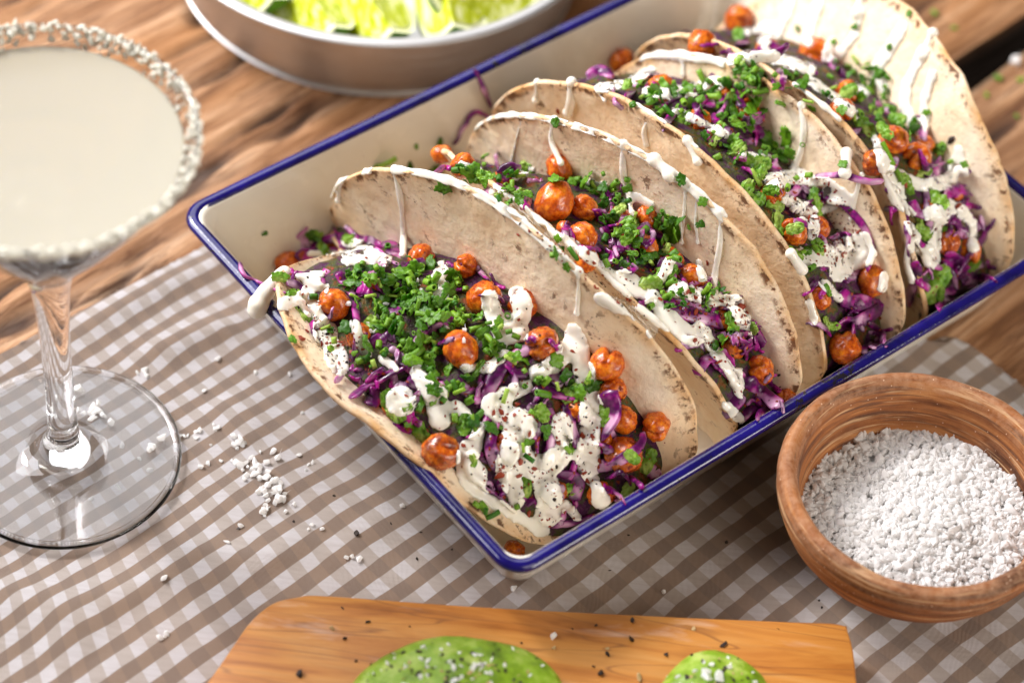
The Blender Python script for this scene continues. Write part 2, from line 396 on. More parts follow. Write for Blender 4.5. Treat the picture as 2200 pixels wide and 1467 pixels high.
for k, (a0, a1) in enumerate(edges_):
    nx, ny = (420, 110) if k == 2 else (200, 44) if k in (1, 3) else (30, 8)
    xs = np.linspace(-45, 55, nx); ys = np.linspace(a0, a1, ny)
    V = []; D = []
    for x in xs:
        for j, y in enumerate(ys):
            e = min(y-a0, a1-y); r = max(0, .5-e)
            yy = y+(.10*nz(x, k*9, 0, .25) if j in (0, ny-1) else 0)
            d = 0.0
            for (c, lx, ly) in HOLES:
                q = ((x-c[0])/(lx*1.3))**2+((y-c[1]+.12*math.sin(x*2))/(ly*1.7))**2
                if q < 6: d += math.exp(-q)*.4
            gr = max(0, fbm(x*.11, y*1.3, k*5., 1., 4)-.18)*.7
            d += gr
            z = .03*fbm(x*.15, y*1.3, k*3, 1., 3)-r*r*1.2-min(d, .45)
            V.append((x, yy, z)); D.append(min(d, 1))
    n0 = len(V); F = grid_faces(nx, ny)
    for (x, y, z) in list(V): V.append((x, y, -3.2)); D.append(1.)
    per = [i for i in range(ny)]+[i*ny+ny-1 for i in range(1, nx)]+[(nx-1)*ny+j for j in range(ny-2, -1, -1)]+[i*ny for i in range(nx-2, 0, -1)]
    for i in range(len(per)):
        a_, b_ = per[i], per[(i+1) % len(per)]; F.append((a_, b_, b_+n0, a_+n0))
    o = link('plank', mk_mesh('plank', V, F, TABLE, attrs={'depth': D}), table); o.rotation_euler = (0, 0, GA)
    o.location = (0, 0, 0)

# ------------------------------------------------------------------ cloth
def inpoly(p, poly):
    x, y = p; c = False; j = len(poly)-1
    for i in range(len(poly)):
        xi, yi = poly[i]; xj, yj = poly[j]
        if (yi > y) != (yj > y) and x < (xj-xi)*(y-yi)/(yj-yi)+xi: c = not c
        j = i
    return c
SB = np.array([13.03, -7.16]); GL = np.array([-13.63, -7.16])
def flat_zone(x, y):
    p = np.array([x, y, 0.])-TA; u, v = p@E1, p@E2
    d = max(abs(u-TL/2)-(TL/2-1.2), abs(v-TW/2)-(TW/2-1.2))
    f = min(1, max(0, d/1.2))
    for c, r in ((SB, 2.9), (GL, 3.9)): f = min(f, min(1, max(0, (np.hypot(x-c[0], y-c[1])-r)/1.5)))
    bx = max(abs(x-1.5)-9.8, abs(y+20)-8.6); f = min(f, min(1, max(0, (bx-.1)/1.2)))
    return f
def ridge(x, y, ax, ay, bx, by, wdt):
    a = np.array([ax, ay]); b = np.array([bx, by]); d = b-a; t = min(1, max(0, ((np.array([x, y])-a)@d)/(d@d))); q = a+d*t
    s = math.sin(math.pi*min(1, max(0, t)))**.5 if 0 < t < 1 else 0
    return math.exp(-(((x-q[0])**2+(y-q[1])**2)/(wdt*wdt)))*s
RG = [((60, 770), (640, 480), .5, .22), ((250, 800), (700, 620), .6, .25), ((470, 860), (560, 960), .7, .2), ((330, 1200), (640, 1000), .9, .16), ((100, 1330), (520, 1180), .8, .22), ((420, 1330), (660, 1120), .8, .22), ((700, 1220), (900, 1020), .7, .15), ((1150, 1280), (1500, 1060), .9, .12), ((1400, 1260), (1700, 1080), .9, .1), ((1850, 1420), (2150, 1300), .9, .12), ((2000, 760), (2190, 900), .7, .12), ((0, 1240), (200, 1400), .9, .2)]
RG = [(at(*a)[:2], at(*b)[:2], c, h) for a, b, c, h in RG]
bnd = [at(-260, 905)[:2], at(0, 760)[:2], at(200, 655)[:2], at(420, 540)[:2], at(470, 512)[:2], (-6, 5.2), (4, 7), (12.2, 4.9), at(1985, 735)[:2], at(2045, 722)[:2], at(2090, 745)[:2], at(2200, 832)[:2], at(2330, 950)[:2], (27, -9), (30, -30), (-30, -30), (-27, -14)]
CA = math.radians(48.5); cu = np.array([math.cos(CA), math.sin(CA)]); cv = np.array([-math.sin(CA), math.cos(CA)])
hs = .22; X = np.arange(-27, 26, hs); Y = np.arange(-29, 9, hs)
def cloth_z(x, y):
    f = flat_zone(x, y); h = .16*fbm(x*.16, y*.16, 4., 1.3, 3)
    pu, pv = x*cu[0]+y*cu[1], x*cv[0]+y*cv[1]
    h += .06*nz(pu*.08, pv*.9, 2.)+.05
    for a, b, c, hh in RG: h += 1.15*hh*ridge(x, y, a[0], a[1], b[0], b[1], c)
    return -.015+max(0, h)*f
ids = {}; V = []; UV = []
# signed distance to the boundary makes a clean hem
bb = np.array(bnd); 
def snap(x, y):
    best = 1e9; bq = None
    for i in range(len(bb)):
        a = bb[i]; d = bb[(i+1) % len(bb)]-a; t = min(1, max(0, ((x-a[0])*d[0]+(y-a[1])*d[1])/(d@d))); q = a+d*t; e = (x-q[0])**2+(y-q[1])**2
        if e < best: best = e; bq = q
    return math.sqrt(best), bq
F = []
ins = np.zeros((len(X), len(Y)), bool)
for i, x in enumerate(X):
    for j, y in enumerate(Y): ins[i, j] = inpoly((x, y), bnd)
def vid(i, j):
    if (i, j) in ids: return ids[(i, j)]
    x, y = X[i], Y[j]
    near_edge = not ins[max(0, i-1):i+2, max(0, j-1):j+2].all()
    z = None
    if near_edge:
        d, q = snap(x, y)
        if not ins[i, j] or d < hs*.5: x, y = q; 
    z = cloth_z(x, y)
    if near_edge and snap(x, y)[0] < .05: z = min(z, .02)
    V.append((x, y, z)); qu, qv = x*cu[0]+y*cu[1], x*cv[0]+y*cv[1]
    g_ = min(1., max(0., (qv+4.)/10.)); g_ = g_*g_*(3-2*g_); qv2 = qv+.34*math.log1p(math.exp(min(30, (qv+.5)*.8)))/.8
    UV.append((qu+(qu+8.5)*.34*g_, qv2)); ids[(i, j)] = len(V)-1; return ids[(i, j)]
for i in range(len(X)-1):
    for j in range(len(Y)-1):
        if ins[i, j] or ins[i+1, j] or ins[i, j+1] or ins[i+1, j+1]:
            if ins[i:i+2, j:j+2].sum() >= 1: F.append((vid(i, j), vid(i+1, j), vid(i+1, j+1), vid(i, j+1)))
me = mk_mesh('cloth', V, F, CLOTH)
uvl = me.uv_layers.new(name='UVMap'); li = np.zeros(len(me.loops), np.int32); me.loops.foreach_get('vertex_index', li)
uvl.data.foreach_set('uv', np.array(UV, np.float32)[li].ravel())
cl = link('checked_cloth', me, label='brown and white gingham cloth lying wrinkled over the wooden table', cat='cloth')
sm = cl.modifiers.new('thickness', 'SOLIDIFY'); sm.thickness = .07*S; sm.offset = -1
W.add(V, F)

# ------------------------------------------------------------------ tray
def rrect(inset, rad, z, nc=9, ns=24):
    P = []; u0, u1, v0, v1 = inset, TL-inset, inset, TW-inset
    cs = [((u1-rad, v0+rad), -90), ((u1-rad, v1-rad), 0), ((u0+rad, v1-rad), 90), ((u0+rad, v0+rad), 180)]
    for k, ((cx, cy), a) in enumerate(cs):
        arc = [(cx+rad*math.cos(math.radians(a+90*i/nc)), cy+rad*math.sin(math.radians(a+90*i/nc))) for i in range(nc+1)]
        P += arc
        (nx_, ny_), a2 = cs[(k+1) % 4]; q = (nx_+rad*math.cos(math.radians(a2)), ny_+rad*math.sin(math.radians(a2)))
        for i in range(1, ns): P.append((arc[-1][0]+(q[0]-arc[-1][0])*i/ns, arc[-1][1]+(q[1]-arc[-1][1])*i/ns))
    return np.array([T(u, v, z+.03*nz(u, v, 3, .15)*(z/4)) for u, v in P])
tray = thing('enamel_tray', 'cream enamel baking tray with blue rim holding the tacos', 'tray', T(TL/2, TW/2, 0))
tc = T(TL/2, TW/2, 0)
prof = [(6., .5, .02), (2.0, .7, .0), (1.72, .75, .04), (1.56, .72, .18), (1.4, .7, .6), (.9, .7, 2.0), (.40, .7, 3.3), (.18, .7, 3.88), (.10, .7, 3.98), (.22, .65, 4.06), (.34, .66, 3.9), (.54, .7, 3.3), (1.04, .75, 2.0), (1.54, .85, .75), (1.8, .9, .38), (2.15, .9, .2), (3.0, .9, .15), (7.5, .5, .15)]
loops = [rrect(*p) for p in prof]; nl = len(loops[0])
V = np.vstack(loops); F = grid_faces(len(loops), nl, True); F.append(tuple(range(nl))[::-1]); F.append(tuple(range((len(loops)-1)*nl, len(loops)*nl)))
link('tray_body', mk_mesh('tray_body', V-tc, F, ENAM), tray); W.add(V, F)
c0 = rrect(.06, .7, 3.93); n = len(c0); V = []; F = []
ctr = rrect(.06+.2, .55, 3.93)
for i in range(n):
    outd = c0[i]-ctr[i]; outd[2] = 0; outd /= np.linalg.norm(outd)+1e-9
    for k in range(14):
        t = 2*math.pi*k/14; V.append(c0[i]+outd*.24*math.cos(t)+np.array([0, 0, .185*math.sin(t)]))
for i in range(n):
    for k in range(14): a_, b_ = i*14+k, i*14+(k+1) % 14; c_, d_ = ((i+1) % n)*14+(k+1) % 14, ((i+1) % n)*14+k; F.append((a_, b_, c_, d_))
link('tray_rim', mk_mesh('tray_rim', np.array(V)-tc, F, BLUE), tray); W.add(V, F)

# ------------------------------------------------------------------ tortillas
P = {'1n': [5.53, 8.56, 7.68, -1, -.06, .31, 0, .84, -.22, -.39], '1b': [5.45, 9.3, 8.17, .14, .14, -.01, -.18, .56, .31, .22],
     '2n': [10.25, 9.26, 7.91, -.35, .08, .02, -.14, .49, .02, .06], '2b': [10.84, 9.53, 8.09, .05, .25, .02, -.05, .4, 0, .06],
     '3n': [13.08, 9, 8.16, -.1, .12, .02, 0, .62, .11, -.05], '3b': [15.5, 9.64, 7.78, .24, .13, -.02, -.06, .33, -.02, .14],
     '4n': [19.0, 9.32, 7.9, -.18, .12, .09, -.07, .5, -.07, -.23], '4b': [20.39, 9.4, 7.89, .42, -.23, .01, .02, .46, .18, .15]}
def wall(x, t, f):
    u0, vc, Rr, a0, a1, a2, c, z0, a3, q4 = x; s = t/7; We = math.sqrt(max(0, Rr*Rr-t*t)); w_ = f*We
    a = a0+a1*s+a2*s*s+a3*s**3+q4*s**4; U_ = Z_ = 0.
    for k in (np.arange(8)+.5)/8: L = a+c*k*f; U_ += math.sin(L)*w_/8; Z_ += math.cos(L)*w_/8
    return np.array([u0+U_, vc+t, z0+Z_])
NPH = 110
def tipf(idx, t):
    if idx != 1 or t > -3.6: return 1.
    s = min(1., (-3.6-t)/2.6); return 1-.72*s*s*(3-2*s)
def fit_tray(g, m=.14):
    # bends a point of a tortilla or filling so that it stays inside the tray's slanting walls
    i = .30+(1-min(4.3, g[2])/4.06)*1.42+m if g[2] < 4.3 else -9
    if i > -5:
        lo, hi = i, TW-i; k = .35
        if g[1] > hi-k: g[1] = hi-k+k*math.tanh((g[1]-hi+k)/k)*.95
        if g[1] < lo+k: g[1] = lo+k-k*math.tanh((lo+k-g[1])/k)*.95
        hu = TL-i
        if g[0] > hu-.1: g[0] = hu-.1
    return g
def build_tortilla(idx, label, seed):
    N_, B_ = P[f'{idx}n'], P[f'{idx}b']
    phis = np.linspace(-1.47, 1.47, NPH); cols = []; E = []
    fw_ = 1-np.linspace(0, 1, 26)**1.3*.88
    for ph in phis:
        tn, tb = N_[2]*math.sin(ph), B_[2]*math.sin(ph); Wn = N_[2]*math.cos(ph); Wb = B_[2]*math.cos(ph)
        rag = .10*fbm(ph*4, seed, 0, 1.2, 3); rag2 = .10*fbm(ph*4, seed+5, 0, 1.2, 3)
        c = []; e = []
        for f in fw_: c.append(wall(N_, tn, f*(1+rag/7.5)*tipf(idx, tn))); e.append(N_[2]*(1-math.hypot(math.sin(ph), f*math.cos(ph))))
        p0, p3 = c[-1], wall(B_, tb, fw_[-1]); d0 = c[-1]-c[-2]; d3 = wall(B_, tb, fw_[-1])-wall(B_, tb, fw_[-2])
        k = max(.5, abs(p3[0]-p0[0])*.6); d0 = d0/(np.linalg.norm(d0)+1e-9)*k; d3 = d3/(np.linalg.norm(d3)+1e-9)*k
        for s_ in np.linspace(0, 1, 9)[1:-1]:
            q = (1-s_)**3*p0+3*(1-s_)**2*s_*(p0+d0)+3*(1-s_)*s_**2*(p3+d3)+s_**3*p3
            q[2] = max(q[2], .28+.0); c.append(q); e.append(N_[2]*(1-abs(math.sin(ph))))
        for f in fw_[::-1]: c.append(wall(B_, tb, f*(1+rag2/7.5))); e.append(B_[2]*(1-math.hypot(math.sin(ph), f*math.cos(ph))))
        cols.append(c); E.append(e)
    G = np.array(cols); E = np.array(E)                    # nph x nr x 3 in tray space
    # ripples and blisters
    for i in range(G.shape[0]):
        for j in range(G.shape[1]):
            g = G[i, j]; ed = math.exp(-max(0, E[i, j])/1.2)
            G[i, j, 0] += .10*ed*nz(g[1]*.9, g[2]*.9, seed*3, 1.)+.05*nz(g[1]*1.7, g[2]*1.7, seed*7+g[0]*.3, 1.)
            G[i, j, 2] = max(G[i, j, 2], .27); G[i, j] = fit_tray(G[i, j])
    Wd = np.array([[T(*g) for g in r] for r in G])
    du = np.gradient(Wd, axis=0); dv = np.gradient(Wd, axis=1); Nn = np.cross(du, dv); Nn /= np.linalg.norm(Nn, axis=2)[..., None]+1e-9
    h = .085; A = Wd+Nn*h; B = Wd-Nn*h; nr, nc = Wd.shape[:2]
    V = np.vstack([A.reshape(-1, 3), B.reshape(-1, 3)]); n0 = nr*nc
    F = grid_faces(nr, nc)+[tuple(i+n0 for i in q) for q in grid_faces(nr, nc, flip=True)]
    per = list(range(nc))+[i*nc+nc-1 for i in range(1, nr)]+[(nr-1)*nc+j for j in range(nc-2, -1, -1)]+[i*nc for i in range(nr-2, 0, -1)]
    mid = []; cen = Wd.reshape(-1, 3).mean(0)
    for k, i in enumerate(per):
        r, c = divmod(i, nc)
        inward = (dv[r, c] if c == 0 else -dv[r, c] if c == nc-1 else (du[r, c] if r == 0 else -du[r, c])); inward = inward/(np.linalg.norm(inward)+1e-9)
        mid.append(Wd[r, c]-inward*.05)
    V = np.vstack([V, np.array(mid)]); m0 = 2*n0; L = len(per)
    for k in range(L):
        a_, b_ = per[k], per[(k+1) % L]; F.append((a_, m0+k, m0+(k+1) % L, b_)); F.append((a_+n0, b_+n0, m0+(k+1) % L, m0+k))
    ea = np.concatenate([E.ravel(), E.ravel(), np.zeros(L)])
    base = T((N_[0]+B_[0])/2, 9.2, .2)
    link('tortilla', mk_mesh('tortilla', V-base, F, TORT, attrs={'edge': ea}), loc=base, label=label, cat='tortilla', group='folded tortillas standing in the tray')
    W.add(V, F)
build_tortilla(1, 'front tortilla folded open, its near side lying over the short blue rim', 1)
build_tortilla(2, 'second tortilla from the front, with a pile of dark roasted chickpeas inside', 2)
build_tortilla(3, 'third tortilla from the front, wide open with a large green leaf in it', 3)
build_tortilla(4, 'rearmost tortilla, its tall back wall streaked with white sauce', 4)

# ------------------------------------------------------------------ fillings
FR = {1: ([(-8, .85), (8, .85)], [(-8, .35), (-6.9, .35), (-4.1, .45), (-1.8, .57), (1.1, .62), (3.6, .68), (6, .64), (8, .6)]),
      2: ([(-8, .8), (-2, .85), (3, .93), (8, .95)], [(-8, .35), (-7.1, .37), (-4.3, .55), (-2.7, .66), (1.3, .66), (4.5, .66), (6.4, .62), (8, .6)]),
      3: ([(-8, .9), (-3, .90), (3, .93), (8, .9)], [(-8, .85), (-3, .84), (-1, .8), (.8, .72), (2.3, .7), (4.6, .65), (8, .65)]),
      4: ([(-8, .8), (-4, .8), (-1, .92), (4, .93), (8, .9)], [(-8, .8), (-4.9, .62), (1.2, .6), (3.7, .68), (8, .62)])}
def ip(tab, x): return float(np.interp(x, [a for a, b in tab], [b for a, b in tab]))
fills = {}
for idx in (1, 2, 3, 4):
    N_, B_ = P[f'{idx}n'], P[f'{idx}b']; fn, fb = FR[idx]; nk = 26; top = []; bot = []
    for ph in np.linspace(-1.38, 1.38, 80):
        tn, tb = N_[2]*math.sin(ph)*.97, B_[2]*math.sin(ph)*.97
        sag = tipf(idx, tn)
        a = wall(N_, tn, ip(fn, tn)*sag); b = wall(B_, tb, ip(fb, tb)*(.4+.6*sag)); a2 = wall(N_, tn, ip(fn, tn)*.25); b2 = wall(B_, tb, ip(fb, tb)*.25)
        for k in np.linspace(0, 1, nk):
            e_ = math.sin(math.pi*k); q = a+(b-a)*k; g = q.copy(); g[2] += .35*e_
            bumpy = fbm(g[0], g[1], idx*7., .9, 3)
            g[2] += (.28*bumpy)*e_**.5; g[2] = max(g[2], .5); fit_tray(g, .24)
            top.append(T(*g)); q2 = a2+(b2-a2)*k; q2[2] = max(.36, min(q2[2], g[2]-.1)); fit_tray(q2, .26); bot.append(T(*q2))
    n0 = len(top); nr = 80
    V = np.vstack([top, bot]); F = grid_faces(nr, nk)+[tuple(i+n0 for i in q) for q in grid_faces(nr, nk, flip=True)]
    per = list(range(nk))+[i*nk+nk-1 for i in range(1, nr)]+[(nr-1)*nk+j for j in range(nk-2, -1, -1)]+[i*nk for i in range(nr-2, 0, -1)]
    for k in range(len(per)): a_, b_ = per[k], per[(k+1) % len(per)]; F.append((a_, b_, b_+n0, a_+n0))
    fills[idx] = (V, F); base = T((N_[0]+B_[0])/2, 9.2, .4)
    nm = ['front', 'second', 'third', 'rearmost'][idx-1]
    link('taco_filling', mk_mesh('taco_filling', V-base, F, FILL), loc=base, kind='stuff', label=f'packed dark vegetable filling in the {nm} taco', cat='filling')
    W.add(V, F)
TN = {1: 'front taco', 2: 'second taco', 3: 'third taco', 4: 'rearmost taco'}
#@@PART2@@
NM = {1: 'front', 2: 'second', 3: 'third', 4: 'rearmost'}
# ------------------------------------------------------------------ chickpeas
def ico(sub):
    bm = bmesh.new(); bmesh.ops.create_icosphere(bm, subdivisions=sub, radius=1.); V = [tuple(v.co) for v in bm.verts]; F = [tuple(v.index for v in f.verts) for f in bm.faces]; bm.free(); return np.array(V), F
ICO3, ICO1, ICO2 = ico(4), ico(1), ico(2)
pea_me = []; PEAV = []
for k in range(7):
    V = ICO3[0].copy(); r = []
    for v in V:
        x, y, z = v; d = 1.
        d -= .30*math.exp(-(y/.17)**2)*max(0, x+.35)**.8                     # the crease between the halves
        bk = np.array([.83, .0, .56]); q = ((v-bk)**2).sum(); d += .26*math.exp(-q/.05)   # the beak
        d += .12*fbm(x, y, z+k*5, 1.5, 3)+(.055*fbm(x+k*3, y, z, 4., 3))
        r.append(d)
    V = V*np.array(r)[:, None]*np.array([1.05, .95, .92]); PEAV.append(V)
    pea_me.append(mk_mesh('chickpea', V, ICO3[1], PEA))
def rot_to(n, spin):
    z = Vector(n).normalized(); q = z.to_track_quat('Z', 'Y').to_matrix().to_4x4(); return q @ Matrix.Rotation(spin, 4, 'Z')
PEAS = [  # photo x, y, radius, taco, label
 (617, 568, 33, 1, 'dark chickpea lying between the left tip of the front taco and the back tray wall'),
 (716, 655, 41, 1, 'round orange chickpea with a charred top near the left rim of the tray'),
 (905, 552, 34, 1, 'crisp browned chickpea tucked against the front back wall beside the chives'),
 (1000, 572, 30, 1, 'dark red chickpea partly covered by sauce against the front taco back wall'),
 (1040, 640, 41, 1, 'glossy orange chickpea on the left of the two under a forked lobe of sauce'),
 (1125, 655, 38, 1, 'chickpea on the right under the forked lobe of white sauce'),
 (990, 750, 44, 1, 'large bright orange chickpea in the middle of the front taco'),
 (1165, 738, 40, 1, 'brown spiced chickpea half buried right of the middle orange chickpea'),
 (948, 970, 44, 1, 'bright orange chickpea resting on the near edge of the front tortilla'),
 (1305, 782, 38, 1, 'orange chickpea lying highest of those along the front back wall at right'),
 (1318, 838, 32, 1, 'second chickpea down along the right side of the front back wall'),
 (1338, 900, 36, 1, 'reddish chickpea next to a broad purple cabbage piece in the front taco'),
 (1410, 916, 34, 1, 'lone orange chickpea lying on the tortilla at the right end of the front taco'),
 (1340, 978, 46, 1, 'large orange chickpea crossed by a bright magenta cabbage shred'),
 (1292, 1062, 32, 1, 'dark red chickpea at the lower right end of the front taco by the long rim'),
 (1104, 1183, 27, 0, 'lone dark roasted chickpea on the tray floor in its front corner'),
 (815, 604, 26, 1, 'small pale orange chickpea buried under herbs in the front taco'),
 (950, 332, 26, 2, 'blurred red chickpea by the back tray wall at the left tip of the second taco'),
 (995, 357, 32, 2, 'orange chickpea touched with sauce at the left end of the second taco'),
 (1203, 362, 36, 2, 'orange chickpea topmost of the pile in the second taco'),
 (1190, 436, 50, 2, 'large blackened chickpea in the pile of the second taco'),
 (1253, 447, 33, 2, 'orange chickpea to the right of the large blackened one'),
 (1250, 507, 36, 2, 'long glossy orange chickpea at the foot of the second taco pile'),
 (1212, 492, 20, 2, 'little dark chickpea between the blackened one and the long glossy one'),
 (1392, 466, 28, 2, 'small orange chickpea beside the big dark parsley leaf'),
 (1346, 505, 30, 2, 'spiced brown orange chickpea between chopped chives in the second taco'),
 (1388, 528, 30, 2, 'bright orange chickpea below the small one by the parsley leaf'),
 (1488, 594, 32, 2, 'chickpea with a dark flake and sauce beside it in the second taco'),
 (1578, 742, 34, 2, 'dark red chickpea beneath purple cabbage in the second taco'),
 (1632, 795, 36, 2, 'orange chickpea against the back wall near the right end of the second taco'),
 (1688, 856, 24, 2, 'orange chickpea peeping over the long blue rim at the end of the second taco'),
 (1335, 131, 32, 3, 'blurred orange chickpea at the left tip of the third taco'),
 (1602, 246, 38, 3, 'dark orange chickpea under chive sticks in the third taco'),
 (1705, 498, 34, 3, 'bright round orange chickpea near the near wall of the third taco'),
 (1758, 490, 28, 3, 'sauce coated chickpea to the right of the bright round one'),
 (1872, 606, 38, 3, 'orange chickpea below the arched purple shred in the third taco'),
 (1816, 746, 42, 3, 'large dark orange chickpea at the right end of the third taco by the blue rim'),
 (1587, 44, 36, 4, 'blurred orange chickpea standing highest at the left of the rearmost taco'),
 (1508, 97, 36, 4, 'blurred red chickpea left of the highest one in the rearmost taco'),
 (1753, 116, 42, 4, 'large blurred orange chickpea below the sauce streaks of the rearmost taco'),
 (1820, 200, 30, 4, 'orange chickpea half hidden in parsley in the rearmost taco'),
 (1808, 238, 30, 4, 'dark spiced chickpea at the near wall of the rearmost taco'),
 (1918, 300, 36, 4, 'bright orange halved chickpea beside a long chive'),
 (1968, 338, 38, 4, 'glossy dark chickpea in front of the lettuce frill in the rearmost taco'),
 (1985, 312, 24, 4, 'small shiny chickpea nestled on the glossy dark one'),
 (2034, 518, 30, 4, 'orange chickpea under a loop of sauce at the right of the rearmost taco'),
 (2055, 418, 20, 4, 'small orange chickpea beside a cabbage shred at the right of the rearmost taco'),
]
def put_pea(i, px, py, rpx, taco, label, group, emb=.35):
    h = W.hit(px, py)
    if h is None: return
    p, n_, d = h
    if taco == 0: p = at(px, py, .75); emb = 1.
    depth = (p-EYE)@FW; r = rpx/FPX*depth*(.93 if taco else .9)
    c = p-d*r*(1-emb)
    m_ = Matrix.Translation(Vector(c)*S) @ Matrix(rot_to(rng.randn(3), rng.rand()*6.28)) @ Matrix.Diagonal((r, r*(.92+.14*rng.rand()), r*(.9+.12*rng.rand()), 1))
    k = i % 7; link('chickpea', pea_me[k], mtx=m_, label=label, cat='chickpea', group=group)
    m3 = np.array(m_.to_3x3()); newp.append((PEAV[k] @ m3.T+c, ICO3[1]))
newp = []
for i, (px, py, r_, tk, lab) in enumerate(PEAS):
    put_pea(i, px, py, r_, tk, lab, 'roasted chickpeas in the tacos' if tk else 'roasted chickpeas in the tacos', .1 if px == 948 else .35)
for a in newp: W.add(*a)
# lesser chickpeas half buried in the rest of the filling
BUR = {1: [(770, 720), (850, 880), (1080, 960), (1190, 1060), (1240, 880), (700, 545), (1290, 940)], 2: [(1090, 380), (1330, 470), (1450, 640), (1560, 690), (1260, 560), (1440, 560)],
       3: [(1420, 190), (1500, 260), (1660, 420), (1760, 640), (1840, 560), (1560, 200)], 4: [(1650, 110), (1880, 350), (2000, 460), (2080, 540)]}
newp = []
for tk, L in BUR.items():
    for k, (px, py) in enumerate(L): put_pea(k+3*tk, px, py, 31, tk, f'orange chickpea half buried under toppings in the {NM[tk]} taco', f'half buried chickpeas of the {NM[tk]} taco', .85)
for a in newp: W.add(*a)

# ------------------------------------------------------------------ red cabbage
def ribbon(px_pts, wid, hei=.05, lift=.12, tw=None, wave=.0):
    pts = []
    for q in px_pts:
        h = W.hit(q[0], q[1])
        if h is None: continue
        p, n_, d = h; l = q[2] if len(q) > 2 else lift
        pts.append(p+n_*l*.5-d*l*.7)
    if len(pts) < 2: return None
    for i in range(1, len(pts)):            # a shred cannot jump from one wall to the next
        if np.linalg.norm(pts[i]-pts[i-1]) > 2.6:
            a = pts[i-1]; d = raydir(*px_pts[i][:2]); t = (a-EYE)@d; pts[i] = EYE+d*t
    path = catmull(pts, 7)
    path = path+np.array([[fbm(i*.3, wid*50, k, 1., 1) for k in range(3)] for i in range(len(path))])*.05
    return sweep(path, wid, hei, up=(-FW*.5+np.array([0, 0, .5])+rng.randn(3)*.35), twist=tw if tw is not None else rng.uniform(-1.6, 1.6), ns=8, jit=.35)
